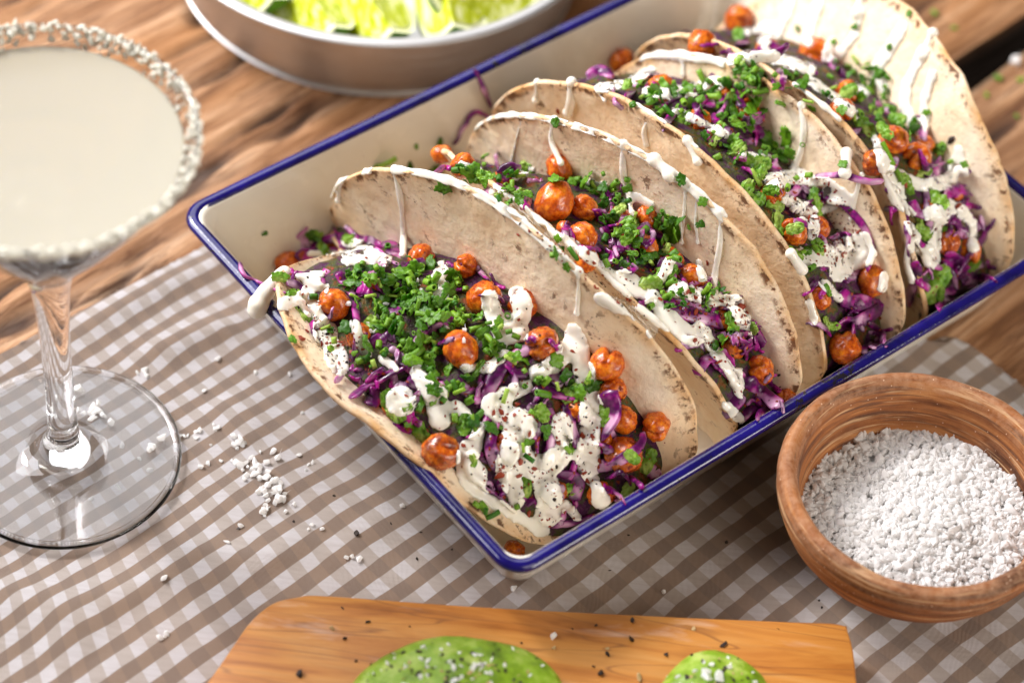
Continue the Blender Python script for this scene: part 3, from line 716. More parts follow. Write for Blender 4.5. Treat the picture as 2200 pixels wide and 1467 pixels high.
CAB = [
 (1, [(650, 548), (690, 523), (760, 510), (815, 522), (838, 552)], .10, 'long arched purple cabbage shred against the left end of the front back wall'),
 (1, [(632, 550), (700, 548), (780, 550), (850, 545)], .20, 'broad magenta cabbage wedge under sauce at the left of the front taco'),
 (1, [(513, 565), (524, 592), (560, 608), (612, 632)], .06, 'thin pink cabbage shred poking over the short blue rim'),
 (1, [(628, 588), (660, 600), (700, 612)], .13, 'short magenta cabbage piece beside the left chickpea'),
 (1, [(726, 588), (742, 612), (762, 640)], .10, 'small curled purple cabbage tip above the herb pile'),
 (1, [(935, 684), (912, 712), (888, 748)], .12, 'pale pink cabbage shred standing up out of the herb pile'),
 (1, [(764, 650), (768, 710), (760, 780)], .10, 'dark purple shred running down through the sauce at left'),
 (1, [(852, 752), (880, 790), (925, 832), (962, 850)], .13, 'purple cabbage shred curving past the sauce left of centre'),
 (1, [(752, 858), (795, 826), (845, 802), (882, 776)], .14, 'dark pointed cabbage shred lying at the near tortilla edge'),
 (1, [(1205, 738), (1135, 752), (1085, 785), (1055, 830), (1045, 880), (1060, 905)], .15, 'long purple cabbage arc sweeping round the middle of the front taco'),
 (1, [(1030, 850), (1042, 895), (1022, 940)], .09, 'narrow purple shred between two sauce streaks'),
 (1, [(1068, 900), (1056, 960), (1072, 1015)], .13, 'dark purple shred below the middle of the front taco'),
 (1, [(1032, 972), (1006, 990), (1020, 1030), (1065, 1060), (1105, 1098)], .07, 'curly bright magenta shred near the near tortilla edge'),
 (1, [(1388, 928), (1372, 958), (1335, 988), (1290, 1000), (1248, 1012)], .14, 'bright magenta cabbage shred lying over the large orange chickpea'),
 (1, [(1300, 1026), (1338, 1012), (1352, 1040), (1330, 1066), (1296, 1058)], .07, 'purple cabbage ringlet at the right end of the front taco'),
 (1, [(1318, 1072), (1352, 1062), (1380, 1050), (1345, 1018)], .06, 'outer purple curl beside the cabbage ringlet'),
 (1, [(1160, 1108), (1195, 1124), (1238, 1118), (1278, 1104)], .09, 'purple shred lying along the lowest corner of the front taco'),
 (1, [(1302, 838), (1318, 885), (1296, 950)], .26, 'broad shiny purple cabbage piece by the right chickpeas'),
 (1, [(1232, 850), (1226, 900), (1240, 960)], .20, 'very dark cabbage piece right of centre between sauce streaks'),
 (1, [(1165, 880), (1190, 930), (1175, 1000)], .20, 'very dark cabbage piece left of the long sauce streak'),
 (1, [(1150, 830), (1200, 850), (1260, 858)], .14, 'dark cabbage strip under the parsley sprig'),
 (1, [(1190, 1010), (1240, 1030), (1230, 1075)], .13, 'purple cabbage strip near the lower right end'),
 (2, [(1415, 640), (1465, 672), (1530, 688), (1590, 690)], .20, 'broad purple cabbage strip under speckled sauce in the second taco'),
 (2, [(1572, 652), (1605, 700), (1640, 745)], .20, 'pale edged cabbage strip hanging at the back wall of the second taco'),
 (2, [(1412, 620), (1436, 655), (1470, 668)], .10, 'thin purple shred beside the near edge of the second taco'),
 (2, [(1510, 720), (1548, 730), (1590, 726)], .12, 'lined purple cabbage layer under the second taco sauce'),
 (2, [(1545, 765), (1560, 800), (1590, 830)], .12, 'pale purple shred near the right end of the second taco'),
 (2, [(1600, 812), (1635, 845), (1676, 878)], .17, 'striped purple cabbage piece fanned toward the blue rim'),
 (2, [(1588, 905), (1608, 880), (1640, 872), (1625, 905)], .10, 'crinkled magenta cabbage edge at the blue rim'),
 (2, [(1322, 500), (1318, 530), (1325, 558)], .06, 'thin upright purple shred in the middle of the second taco'),
 (2, [(1300, 405), (1318, 422), (1310, 440)], .11, 'small pale magenta shred behind the chickpea pile'),
 (2, [(1018, 148, .1), (1035, 185, .15), (1052, 232, .2)], .06, 'dark shred hanging down the inner back wall of the tray'),
 (2, [(1052, 250, .2), (1015, 242, .15), (995, 272, .15), (972, 312, .1)], .06, 'bent dark shred against the inner back wall of the tray'),
 (3, [(1262, 172), (1290, 152), (1318, 172)], .14, 'blurred pale purple cabbage curl at the left tip of the third taco'),
 (3, [(1750, 378, .3), (1810, 370, .5), (1870, 376, .5), (1902, 388, .4)], .09, 'purple shred laid across the back wall edge of the third taco'),
 (3, [(1745, 422), (1800, 430), (1850, 475), (1876, 535), (1862, 585)], .10, 'long arched purple shred framing a lobe of sauce'),
 (3, [(1795, 636), (1840, 650), (1890, 660), (1845, 690), (1792, 700)], .22, 'wide folded cabbage leaf piece with pale faces in the third taco'),
 (3, [(1862, 690), (1890, 716), (1900, 740)], .09, 'small purple shred at the right end of the third taco'),
 (3, [(1690, 430), (1730, 440), (1760, 420)], .10, 'purple shred beside the speckled sauce in the third taco'),
 (4, [(1556, 62), (1560, 95), (1545, 118)], .12, 'blurred purple shred beside the highest chickpea'),
 (4, [(1462, 70), (1480, 84), (1470, 105)], .14, 'blurred pale cabbage curl at the left tip of the rearmost taco'),
 (4, [(1610, 122), (1660, 122), (1696, 92)], .16, 'blurred magenta cabbage strip at the left of the rearmost taco'),
 (4, [(1942, 440), (1950, 500), (1955, 560)], .09, 'purple shred running down inside the near wall of the rearmost taco'),
 (4, [(1968, 560), (1966, 610), (1950, 655)], .15, 'pale pink and purple shred draped over the near wall of the rearmost taco'),
 (4, [(2108, 460), (2116, 505), (2085, 548), (2054, 590)], .09, 'long bent purple shred at the right end of the rearmost taco'),
 (4, [(2040, 470), (2062, 492), (2076, 512)], .11, 'short purple shred near the orange chickpea at the far right'),
 (4, [(2022, 560), (2046, 590), (2050, 625)], .06, 'thin purple shred near the long rim at the far right'),
 (4, [(2064, 604), (2100, 596), (2140, 606)], .12, 'flat purple cabbage piece at the far right end by the blue rim'),
]
newc = []
for tk, pts, wd, lab in CAB:
    R_ = ribbon(pts, wd*1.35, hei=.045+wd*.16)
    if R_ is None: continue
    V, F, A = R_; b = V.mean(0)
    link('cabbage_shred', mk_mesh('cabbage_shred', V-b, F, CABB, attrs={'pale': A}), loc=b, label=lab, cat='cabbage shred', group='red cabbage shreds'); newc.append((V, F))
REG = {1: [(600, 620), (660, 500), (850, 530), (1000, 560), (1130, 650), (1290, 740), (1380, 880), (1440, 950), (1380, 1050), (1290, 1110), (1160, 1120), (1000, 1030), (830, 900), (700, 780)],
       2: [(930, 350), (1030, 345), (1150, 360), (1330, 430), (1470, 560), (1600, 660), (1680, 800), (1690, 870), (1600, 900), (1540, 800), (1400, 640), (1240, 540), (1080, 420)],
       3: [(1260, 170), (1400, 160), (1600, 190), (1700, 330), (1760, 420), (1850, 560), (1900, 650), (1890, 730), (1790, 780), (1750, 620), (1640, 400), (1500, 290), (1400, 230)],
       4: [(1450, 90), (1600, 70), (1780, 110), (1900, 230), (2040, 330), (2100, 450), (2140, 580), (2060, 640), (1990, 640), (1950, 500), (1880, 350), (1760, 190), (1600, 140)]}
CLEARP = [(716, 655, 38), (990, 750, 42), (948, 970, 42), (1190, 436, 44), (1203, 362, 30), (1253, 447, 28), (1705, 498, 32), (1872, 606, 34), (1816, 746, 38), (1305, 782, 36), (1968, 338, 34), (1338, 900, 28), (1410, 916, 30), (1040, 640, 26), (1632, 795, 32), (1753, 116, 36), (1250, 507, 30)]
def on_clear(x, y): return any((x-a)**2+(y-b)**2 < (r*1.15)**2 for a, b, r in CLEARP)
def rand_in(poly):
    x0, x1 = min(p[0] for p in poly), max(p[0] for p in poly); y0, y1 = min(p[1] for p in poly), max(p[1] for p in poly)
    while True:
        p = (rng.uniform(x0, x1), rng.uniform(y0, y1))
        if inpoly(p, poly) and not on_clear(*p): return p
for tk, poly in REG.items():
    parts = []
    for k in range({1: 120, 2: 85, 3: 75, 4: 70}[tk]):
        x, y = rand_in(poly); a = rng.rand()*6.28; L = rng.uniform(25, 60); b = a+rng.uniform(-1, 1)
        R_ = ribbon([(x, y), (x+L*.5*math.cos(a), y+L*.5*math.sin(a)), (x+L*.5*math.cos(a)+L*.5*math.cos(b), y+L*.5*math.sin(a)+L*.5*math.sin(b))], rng.uniform(.07, .24), lift=rng.uniform(-.05, .2))
        if R_ is not None and np.ptp(R_[0], axis=0).max() < 3.5: parts.append(R_)
    V, F, A = merge(parts); b = V.mean(0)
    link('shredded_cabbage', mk_mesh('shredded_cabbage', V-b, F, CABB, attrs={'pale': A}), loc=b, kind='stuff', label=f'tangle of finely shredded red cabbage inside the {NM[tk]} taco', cat='shredded cabbage')
    newc.append((V, F))
for a in newc: W.add(*a)

# ------------------------------------------------------------------ lettuce
def lettuce(px, py, size, seed, asp=.6, spin=None):
    h = W.hit(px, py)
    if h is None: return None
    p, n_, d = h; nu, nv = 20, 16; V = []
    sp = rng.rand()*6.28 if spin is None else spin
    zc = n_*.6-d*.5; zc /= np.linalg.norm(zc); X_ = CR*math.cos(sp)+CU*math.sin(sp); X_ -= zc*(X_@zc); X_ /= np.linalg.norm(X_); Y_ = np.cross(zc, X_)
    for s_ in (1, -1):
        for i in range(nu):
            for j in range(nv):
                a = (i/(nu-1)-.5)*2; b = (j/(nv-1)-.5)*2; wdt = (1-abs(a)**3*.5)*(1+.25*nz(a*3, seed, b*2))
                x = a*size; y = b*size*asp*wdt; z = .16*size*fbm(a*2.2, b*2.2, seed*3., 1., 3)*(1+abs(b)*2.0)-.25*size*b*b+.015*s_
                V.append(p+X_*x+Y_*y+zc*(z+.12))
    n0 = nu*nv; F = grid_faces(nu, nv)+[tuple(q+n0 for q in f) for f in grid_faces(nu, nv, flip=True)]
    per = list(range(nv))+[i*nv+nv-1 for i in range(1, nu)]+[(nu-1)*nv+j for j in range(nv-2, -1, -1)]+[i*nv for i in range(nu-2, 0, -1)]
    for k in range(len(per)): a_, b_ = per[k], per[(k+1) % len(per)]; F.append((a_, b_, b_+n0, a_+n0))
    return np.array(V), F
LET = [(845, 872, .55, -1.0, 'light green lettuce leaf beside the round blob of sauce at the near edge'), (905, 930, .5, -1.0, 'light green lettuce rib left of the orange edge chickpea'),
       (640, 660, .6, -1.1, 'pale green avocado coloured lettuce scrap at the left tip of the front taco'), (600, 596, .32, .1, 'yellow green lettuce bit under the leftmost chickpea'),
       (1128, 1040, .42, 1.5, 'upright lettuce strip between sauce streaks at the bottom of the front taco'), (1392, 990, .42, 1.2, 'ruffled lettuce edge by the large orange chickpea at right'),
       (1225, 1050, .4, .3, 'green lettuce frill near the lowest end of the front taco'), (1540, 290, .45, 1.3, 'light green lettuce rib left of the big leaf in the third taco'),
       (1425, 590, .5, .5, 'frilly lettuce below the parsley of the second taco'), (2010, 610, .7, .9, 'large green lettuce leaf at the right end of the rearmost taco'),
       (2015, 325, .42, .6, 'frilly yellow green lettuce beside the glossy dark chickpea'), (1855, 270, .55, -1.0, 'long green lettuce rib along the near wall of the rearmost taco'),
       (930, 370, .3, .5, 'yellow green scrap at the left end of the second taco'), (2040, 390, .3, 1.2, 'small hanging lettuce tip at the right of the rearmost taco')]
for tk, poly in REG.items():
    parts = []
    for k in range({1: 16, 2: 14, 3: 22, 4: 16}[tk]):
        x, y = rand_in(poly)
        if tk == 3 and k % 2: x, y = rng.uniform(1560, 1720), rng.uniform(290, 560); x = 1500+(y-230)*.62+rng.uniform(-10, 60)
        L_ = lettuce(x, y, rng.uniform(.22, .42), 40+k+tk*30, rng.uniform(.4, .8))
        if L_ is not None: parts.append(L_)
    V, F, _ = merge(parts); b = V.mean(0); link('chopped_lettuce', mk_mesh('chopped_lettuce', V-b, F, LETT), loc=b, kind='stuff', label=f'chopped pale green lettuce mixed into the {NM[tk]} taco', cat='lettuce')
newc = []
for k, (px, py, sz, sp, lab) in enumerate(LET):
    L_ = lettuce(px, py, sz, k+1, .55, sp)
    if L_ is None: continue
    b = L_[0].mean(0); link('lettuce_leaf', mk_mesh('lettuce_leaf', L_[0]-b, L_[1], LETT), loc=b, label=lab, cat='lettuce', group='lettuce pieces'); newc.append(L_)
for a in newc: W.add(*a)

# ------------------------------------------------------------------ sauce
def edge_t(key, px, py):
    x = P[key]; best = None
    for t in np.linspace(-x[2]*.985, x[2]*.985, 160):
        q = T(*fit_tray(wall(x, t, 1.))); d = q-EYE; z = d@FW; qx, qy = 1100+FPX*(d@CR)/z, 733.5-FPX*(d@CU)/z
        e = (qx-px)**2+(qy-py)**2
        if best is None or e < best[0]: best = (e, t, q)
    return best
SG = 4.5
def sauce_blobs(strokes, seed):
    """strokes: (points, half width px); a raster of the union, every cell dropped on what lies under it"""
    cells = {}
    for pts, hw in strokes:
        pts = [tuple(p[:2])+((p[2],) if len(p) > 2 else (hw,)) for p in pts]
        if len(pts) == 1: pts = pts*2
        for (x0, y0, r0), (x1, y1, r1) in zip(pts[:-1], pts[1:]):
            L = max(1, int(math.hypot(x1-x0, y1-y0)/3))
            for k in range(L+1):
                t = k/L; x, y, r = x0+(x1-x0)*t, y0+(y1-y0)*t, r0+(r1-r0)*t
                r = (r-1.5)*.88*(1+.50*nz(x*.03, y*.03, seed*5)+.3*nz(x*.09, y*.09, seed))
                for i in range(int((x-r)/SG), int((x+r)/SG)+2):
                    for j in range(int((y-r)/SG), int((y+r)/SG)+2):
                        e = 1-math.hypot(i*SG-x, j*SG-y)/max(r, 1)
                        if e > 0: cells[(i, j)] = max(cells.get((i, j), 0), min(1., e*r/13.))
    out = []
    for (i, j), e in cells.items():
        h = W.hit(i*SG+rng.uniform(-1, 1), j*SG+rng.uniform(-1, 1))
        if h is None: continue
        p, n_, d = h
        if p[2] < .6: continue
        r = .060+.024*math.sqrt(e); out.append((p+n_*r*.2-d*r*(.05+.3*e), r))
    return out
def tube_blobs(pts, r, step=.05):
    out = []; P_ = catmull(pts, 10) if len(pts) > 2 else np.array(pts)
    for a, b in zip(P_[:-1], P_[1:]):
        n_ = max(1, int(np.linalg.norm(b-a)/step))
        for k in range(n_): q = a+(b-a)*k/n_; out.append((q, r*(1+.35*fbm(q[0]*1.5, q[1]*1.5, q[2], 1., 2))))
    return out
def edge_line(key, p0, p1, r, gaps=.1):
    t0, t1 = edge_t(key, *p0)[1], edge_t(key, *p1)[1]; out = []; x = P[key]
    for t in np.linspace(t0, t1, int(abs(t1-t0)/.05)+2):
        g = nz(t*.9, sum(map(ord, key)), 3.)
        if g < -.22+gaps-.1: continue
        q = T(*fit_tray(wall(x, t, 1.)))+np.array([0, 0, .05]); rr = r*(.85+.75*nz(t*2.2, 7, ord(key[1])))
        out.append((q, rr))
        q2 = T(*wall(x, t, .985)); s_ = 1 if key[1] == 'b' else -1
        out.append((q2-E1*.1*s_, rr*.9))
    return out
def drip(key, pts, r):
    """starts on the wall's edge, runs down the face that is seen"""
    e = edge_t(key, *pts[0][:2]); P_ = [e[2]+np.array([0, 0, .02])]
    for q in pts[1:]:
        h = W.hit(*q[:2])
        if h is not None: P_.append(h[0]+h[1]*.02)
    for i in range(1, len(P_)):
        if np.linalg.norm(P_[i]-P_[i-1]) > 3.: P_ = P_[:i]; break
    out = tube_blobs(P_, r) if len(P_) > 1 else []
    out += [(P_[-1], r*1.35), (P_[0], r*1.3)]
    return out
def build_sauce(name, blobs, label, cat, vox=.045):
    V0, F0 = ICO2; n0 = len(V0); C = np.array([b[0] for b in blobs]); R_ = np.array([b[1] for b in blobs])
    V = (V0[None]*R_[:, None, None]+C[:, None]).reshape(-1, 3); F = []
    f0 = np.array(F0); F = (f0[None]+(np.arange(len(blobs))*n0)[:, None, None]).reshape(-1, 3).tolist()
    b = C.mean(0); me = mk_mesh(name, V-b, F, SAUCE); o = link(name, me, loc=b)
    m1 = o.modifiers.new('r', 'REMESH'); m1.mode = 'VOXEL'; m1.voxel_size = vox*S; m1.use_smooth_shade = True
    m2 = o.modifiers.new('s', 'SMOOTH'); m2.factor = .6; m2.iterations = 14
    dg = bpy.context.evaluated_depsgraph_get(); ev = o.evaluated_get(dg); nm = bpy.data.meshes.new_from_object(ev); nm.name = name
    o.modifiers.clear(); o.data = nm; bpy.data.meshes.remove(me)
    nm.polygons.foreach_set('use_smooth', np.ones(len(nm.polygons), bool))
    o['label'] = label; o['category'] = cat; o['group'] = 'white sauce drizzles'
    VV = np.zeros(len(nm.vertices)*3); nm.vertices.foreach_get('co', VV); VV = VV.reshape(-1, 3)/S+b
    return VV, [tuple(p.vertices) for p in nm.polygons]
ST = {
1: [([(655, 640), (690, 690), (715, 750), (730, 790)], 24), ([(600, 655), (660, 640)], 13), ([(745, 520), (790, 530), (800, 560), (740, 560)], 14), ([(665, 545), (760, 545)], 9), ([(800, 545), (830, 560)], 13),
    ([(640, 595), (690, 590)], 10), ([(950, 575), (940, 620), (950, 640)], 19), ([(1052, 640), (1058, 680), (1085, 715), (1120, 720)], 22), ([(1112, 632), (1125, 660), (1120, 710)], 20), ([(1090, 700)], 30),
    ([(1232, 712), (1228, 740), (1205, 770), (1180, 790)], 20), ([(1238, 730), (1255, 800), (1272, 880), (1262, 980)], 26), ([(1130, 830), (1080, 850), (1090, 885), (1130, 900)], 18), ([(862, 862)], 36), ([(905, 800), (935, 850), (945, 900)], 26), ([(1005, 960), (1000, 1000), (1012, 1040)], 24),
    ([(1030, 920), (1010, 980), (1030, 1030)], 20), ([(1060, 870), (1100, 900), (1105, 950), (1090, 1010), (1110, 1070)], 28), ([(1130, 905), (1120, 960), (1135, 1000)], 22), ([(1140, 990), (1170, 1030), (1185, 1090), (1160, 1130)], 30), ([(1205, 905), (1215, 960), (1190, 1000)], 24),
    ([(1255, 1000), (1280, 1040), (1292, 1075)], 22), ([(1010, 1045), (1070, 1085), (1130, 1120), (1160, 1140)], 17), ([(1150, 800), (1200, 780)], 16), ([(760, 700), (790, 760)], 16), ([(1000, 790), (1050, 790), (1085, 760)], 14), ([(1195, 965), (1170, 985)], 12), ([(700, 620), (660, 610)], 14), ([(1215, 1080), (1240, 1110)], 12), ([(820, 770), (850, 790)], 10), ([(980, 870), (1010, 900)], 14)],
2: [([(1060, 412), (1110, 455), (1160, 480)], 12), ([(1180, 500), (1230, 525), (1290, 570), (1350, 630)], 14), ([(1340, 600), (1400, 640), (1440, 690), (1490, 730)], 20), ([(1290, 640), (1360, 670), (1400, 690), (1400, 715)], 17), ([(1450, 620), (1520, 640), (1580, 650), (1595, 690)], 20),
    ([(1600, 690), (1612, 720)], 11), ([(1500, 700), (1540, 760), (1570, 800), (1590, 850)], 15), ([(1585, 800), (1588, 830)], 14), ([(1030, 370), (990, 350)], 12), ([(1140, 365), (1110, 380)], 12), ([(1360, 420), (1400, 440)], 10), ([(1440, 560), (1420, 600)], 14), ([(1560, 870), (1590, 900)], 12), ([(1500, 560), (1510, 600)], 10), ([(1300, 400), (1260, 390)], 9)],
3: [([(1290, 190), (1350, 180), (1400, 150)], 14), ([(1390, 200), (1470, 200), (1540, 180)], 18), ([(1450, 240), (1500, 260), (1560, 290)], 12), ([(1660, 390), (1720, 380), (1780, 400), (1820, 430)], 20), ([(1690, 430), (1740, 460), (1790, 440)], 17), ([(1750, 470), (1745, 510)], 16),
    ([(1740, 555), (1790, 545), (1850, 520), (1862, 545), (1800, 585)], 24), ([(1720, 545), (1760, 560)], 14), ([(1900, 590), (1895, 620)], 12), ([(1770, 610), (1800, 640)], 12), ([(1420, 120), (1500, 130), (1560, 125)], 10), ([(1740, 650), (1750, 690)], 9), ([(1590, 330), (1650, 340)], 10)],
4: [([(1570, 130), (1650, 120), (1740, 150)], 16), ([(1600, 70), (1660, 60), (1640, 90)], 16), ([(1740, 175), (1800, 215), (1840, 250)], 13), ([(1700, 0), (1690, 40), (1670, 80)], 14), ([(1760, 10), (1745, 50), (1735, 90)], 14), ([(1850, 25), (1835, 80), (1800, 125)], 13), ([(1790, 90), (1775, 130)], 14), ([(1940, 60), (1910, 110), (1880, 150), (1900, 190)], 15), ([(1985, 110), (1950, 180), (1945, 230), (1965, 270)], 15), ([(2005, 160), (1985, 220), (1990, 280)], 12),
    ([(1880, 300), (1900, 350), (1920, 400), (1930, 430)], 17), ([(1930, 380), (1980, 400), (2040, 390), (2060, 340)], 19), ([(2060, 320), (2070, 370)], 14), ([(2000, 460), (2040, 440), (2010, 500), (2000, 560)], 18), ([(2060, 450), (2090, 480), (2090, 530)], 16), ([(1950, 480), (1970, 510)], 12), ([(1960, 530), (2000, 555)], 12), ([(1860, 200), (1840, 190)], 12), ([(1920, 430), (1960, 460)], 12)],
}
EDG = {
1: edge_line('1b', (722, 420), (800, 367), .10)+edge_line('1b', (850, 362), (1250, 585), .095, -.1)+drip('1b', [(850, 362), (862, 430), (868, 500), (866, 550)], .12)+drip('1b', [(735, 390), (728, 430)], .11)+drip('1b', [(1240, 590), (1243, 640), (1240, 672)], .10),
2: edge_line('2n', (1060, 400), (1440, 700), .095, -.1)+edge_line('2b', (1030, 278), (1400, 340), .075, -.05)+edge_line('2b', (1400, 340), (1560, 470), .11, -.3)+drip('2b', [(1125, 245), (1110, 300), (1100, 345)], .07)+drip('2b', [(1190, 255), (1185, 300), (1205, 350)], .11)+drip('2b', [(1335, 315), (1340, 370), (1352, 420), (1356, 460)], .12)+drip('2b', [(1405, 350), (1440, 375)], .2)+drip('2b', [(1470, 400), (1470, 460), (1465, 520)], .09)+drip('2b', [(1550, 450), (1548, 520), (1535, 600), (1525, 655)], .12)+drip('2b', [(1500, 410), (1495, 470), (1500, 520)], .08),
3: drip('3n', [(1225, 180), (1228, 215), (1222, 240)], .16)+drip('3n', [(1155, 182), (1152, 215)], .12)+drip('3n', [(1395, 250), (1385, 280), (1390, 310)], .10)+drip('3n', [(1480, 300), (1500, 345)], .15)+drip('3n', [(1700, 545), (1722, 580)], .16)+drip('3n', [(1280, 192), (1300, 215)], .08)+edge_line('3n', (1340, 215), (1500, 320), .10, .2)+edge_line('3b', (1380, 128), (1560, 135), .09, -.2)+drip('3b', [(1718, 232), (1728, 280), (1720, 330), (1705, 362)], .13)+drip('3b', [(1810, 335), (1816, 372)], .18)+drip('3b', [(1470, 120), (1470, 160)], .1)+drip('3b', [(1840, 380), (1835, 440), (1830, 470)], .10),
4: edge_line('4n', (1700, 190), (1800, 265), .12, 0)+drip('4n', [(1955, 520), (1950, 560), (1960, 600)], .13)+drip('4b', [(1850, -10), (1845, 30)], .2)+drip('4b', [(2005, 70), (1985, 120)], .16),
}
# the drip over the short blue rim
h0 = T(.9, 4.0, 4.65); rimp = [T(.85, 4.55, 4.75), T(.25, 4.65, 4.55), T(-.12, 4.72, 4.33), T(-.42, 4.8, 4.1)]
EDG[1] += tube_blobs(rimp, .27)+[(T(-.30, 4.78, 4.18), .36), (T(-.38, 4.82, 4.0), .34)]
newc = []
for tk in (1, 2, 3, 4):
    bl = sauce_blobs(ST[tk], tk)+EDG[tk]
    newc.append(build_sauce('sauce_drizzle', bl, {1: 'white yoghurt sauce poured over the front taco and dripping over the short rim', 2: 'white sauce drizzled over the second taco and along its wall edges', 3: 'white sauce drizzled over the third taco', 4: 'white sauce in thick streaks over the rearmost taco'}[tk], 'sauce'))
for a in newc: W.add(*a)

# ------------------------------------------------------------------ herbs
def leaf_mesh(k):
    r_ = np.random.RandomState(100+k); lob = r_.randint(3, 6); nr, na = 4, 30; V = []; ph = r_.rand()*6
    el = r_.uniform(.45, 1.)
    for s_ in (1, -1):
        for i in range(nr+1):
            for j in range(na):
                a = 2*math.pi*j/na; R_ = .62+.38*abs(math.cos(a*lob/2+ph))**.7+.10*math.sin(a*11+k)*r_.uniform(.8, 1.)
                rr = R_*i/nr; x, y = rr*math.cos(a), rr*math.sin(a)*el
                z = .20*x*x*(1 if k % 2 else -1)+.16*nz(x*2.5, y*2.5, k*3.)-.12*abs(y)**.7+.035*s_
                V.append((x, y, z))
    n0 = (nr+1)*na; F = grid_faces(nr+1, na, True)+[tuple(q+n0 for q in f) for f in grid_faces(nr+1, na, True, True)]
    for j in range(na): a_, b_ = nr*na+j, nr*na+(j+1) % na; F.append((a_, b_, b_+n0, a_+n0))
    return V, F
def chive_mesh(L, ro=1., ri=.62, bend=.0, n=12):
    V = []; xs = np.linspace(-L, L, 5)
    for (r_, o) in ((ro, 1), (ri, -1)):
        for x in xs:
            for k in range(n):
                t = 2*math.pi*k/n; V.append((x, r_*math.cos(t), r_*math.sin(t)*.85+bend*(1-(x/L)**2)))
    m_ = 5*n; F = grid_faces(5, n, True)+[tuple(q+m_ for q in f) for f in grid_faces(5, n, True, True)]
    for k in range(n):
        a_, b_ = k, (k+1) % n; F.append((b_, a_, a_+m_, b_+m_)); a_, b_ = 4*n+k, 4*n+(k+1) % n; F.append((a_, b_, b_+m_, a_+m_))
    return V, F
LEAF = [mk_mesh('parsley_leaf', *leaf_mesh(k), PARS) for k in range(12)]
CHV = [mk_mesh('chive_piece', *chive_mesh(*a), CHIVE) for a in ((.7,), (1.3,), (2.4, 1., .6, .2), (3.6, 1., .6, .4), (.5, 1., .68))]
STK = [mk_mesh('herb_stem', *chive_mesh(*a), STEMM) for a in ((3.2, 1., .3, .3), (5., 1., .3, 1.0))]
def stick(name, me, px, py, sc_, lab, cat, grp, tilt=.6, spin=None, lift=.06, aim=None):
    h = W.hit(px, py)
    if h is None or h[0][2] < .3: return
    p, n_, d = h; zd = n_+rng.randn(3)*tilt-d*.25
    m_ = Matrix.Translation(Vector(p+n_*lift-d*lift*.6)*S) @ Matrix(rot_to(zd, rng.rand()*6.28 if spin is None else spin))
    if aim is not None:
        x = CR*aim[0]-CU*aim[1]; x /= np.linalg.norm(x); z = n_-x*(n_@x); z /= np.linalg.norm(z)+1e-9; y = np.cross(z, x)
        m_ = Matrix(((x[0], y[0], z[0], 0), (x[1], y[1], z[1], 0), (x[2], y[2], z[2], 0), (0, 0, 0, 1))); m_ = Matrix.Translation(Vector(p+n_*lift-d*lift*.6)*S) @ m_
    m_ = m_ @ Matrix.Diagonal((*(sc_ if np.ndim(sc_) else (sc_,)*3), 1))
    link(name, me, mtx=m_, label=lab, cat=cat, group=grp)
def PLACE(tk, x, y):
    if tk == 1: return 'near the left tip of the front taco' if x < 760 or y < 550 else 'among the lower sauce streaks of the front taco' if y > 850 else 'around the parsley sprig on the front taco' if x > 1090 else 'below the front taco herb heap' if y > 730 else 'on the left half of the front taco herb heap' if x < 860 else 'at the centre of the front taco herb heap' if x < 945 else 'on the right half of the front taco herb heap'
    if tk == 2: return 'at the left end of the second taco' if x < 1170 else 'behind the chickpea pile of the second taco' if y < 420 else 'between the chickpeas of the second taco' if y < 600 else 'over the sauced right end of the second taco'
    if tk == 3: return 'at the blurred left end of the third taco' if x < 1500 else 'around the chive sticks of the third taco' if y < 300 else 'around the large leaf of the third taco' if y < 450 else 'beside the sauce lobe of the third taco'
    return 'along the left end of the rearmost taco' if x < 1800 else 'in the bright green tuft of the rearmost taco' if y < 280 else 'on the right half of the rearmost taco'
CL = {1: [(800, 590, 45, 30, 26), (870, 620, 45, 35, 34), (900, 590, 30, 25, 14), (850, 690, 50, 35, 32), (940, 650, 45, 40, 34), (975, 610, 25, 20, 10), (1000, 700, 50, 35, 24), (1060, 720, 30, 25, 12), (900, 760, 50, 30, 22), (960, 820, 35, 25, 16), (1070, 760, 40, 25, 10), (740, 640, 40, 40, 8), (690, 700, 40, 30, 6), (790, 770, 30, 30, 8), (1130, 830, 50, 25, 8), (1230, 820, 30, 30, 5), (1010, 880, 60, 50, 8), (1060, 1080, 40, 25, 4), (1150, 960, 60, 60, 5), (690, 500, 30, 15, 4), (960, 720, 60, 40, 16)],
      2: [(1020, 365, 30, 10, 8), (1090, 385, 30, 14, 10), (1110, 430, 30, 15, 9), (1150, 400, 20, 20, 4), (1220, 385, 30, 10, 6), (1300, 395, 30, 15, 9), (1320, 450, 30, 30, 16), (1380, 500, 50, 30, 16), (1440, 490, 25, 30, 10), (1410, 550, 40, 20, 12), (1340, 560, 50, 20, 10), (1440, 640, 40, 20, 14), (1530, 640, 40, 15, 8), (1570, 720, 25, 40, 6), (1200, 530, 30, 15, 3)],
      3: [(1400, 200, 40, 20, 10), (1480, 200, 50, 25, 16), (1560, 180, 50, 25, 18), (1610, 220, 50, 25, 18), (1570, 260, 40, 20, 10), (1600, 330, 40, 25, 10), (1660, 330, 40, 30, 10), (1580, 290, 30, 30, 8), (1700, 400, 40, 20, 4), (1740, 550, 25, 25, 8), (1610, 160, 30, 15, 8), (1450, 230, 40, 20, 8)],
      4: [(1640, 150, 40, 15, 8), (1710, 170, 30, 20, 8), (1780, 200, 40, 20, 8), (1870, 170, 35, 30, 14), (1880, 210, 40, 30, 14), (1850, 240, 40, 20, 6), (1910, 260, 40, 20, 5), (1820, 150, 30, 20, 6), (1930, 300, 40, 40, 4), (2030, 330, 30, 30, 3)]}
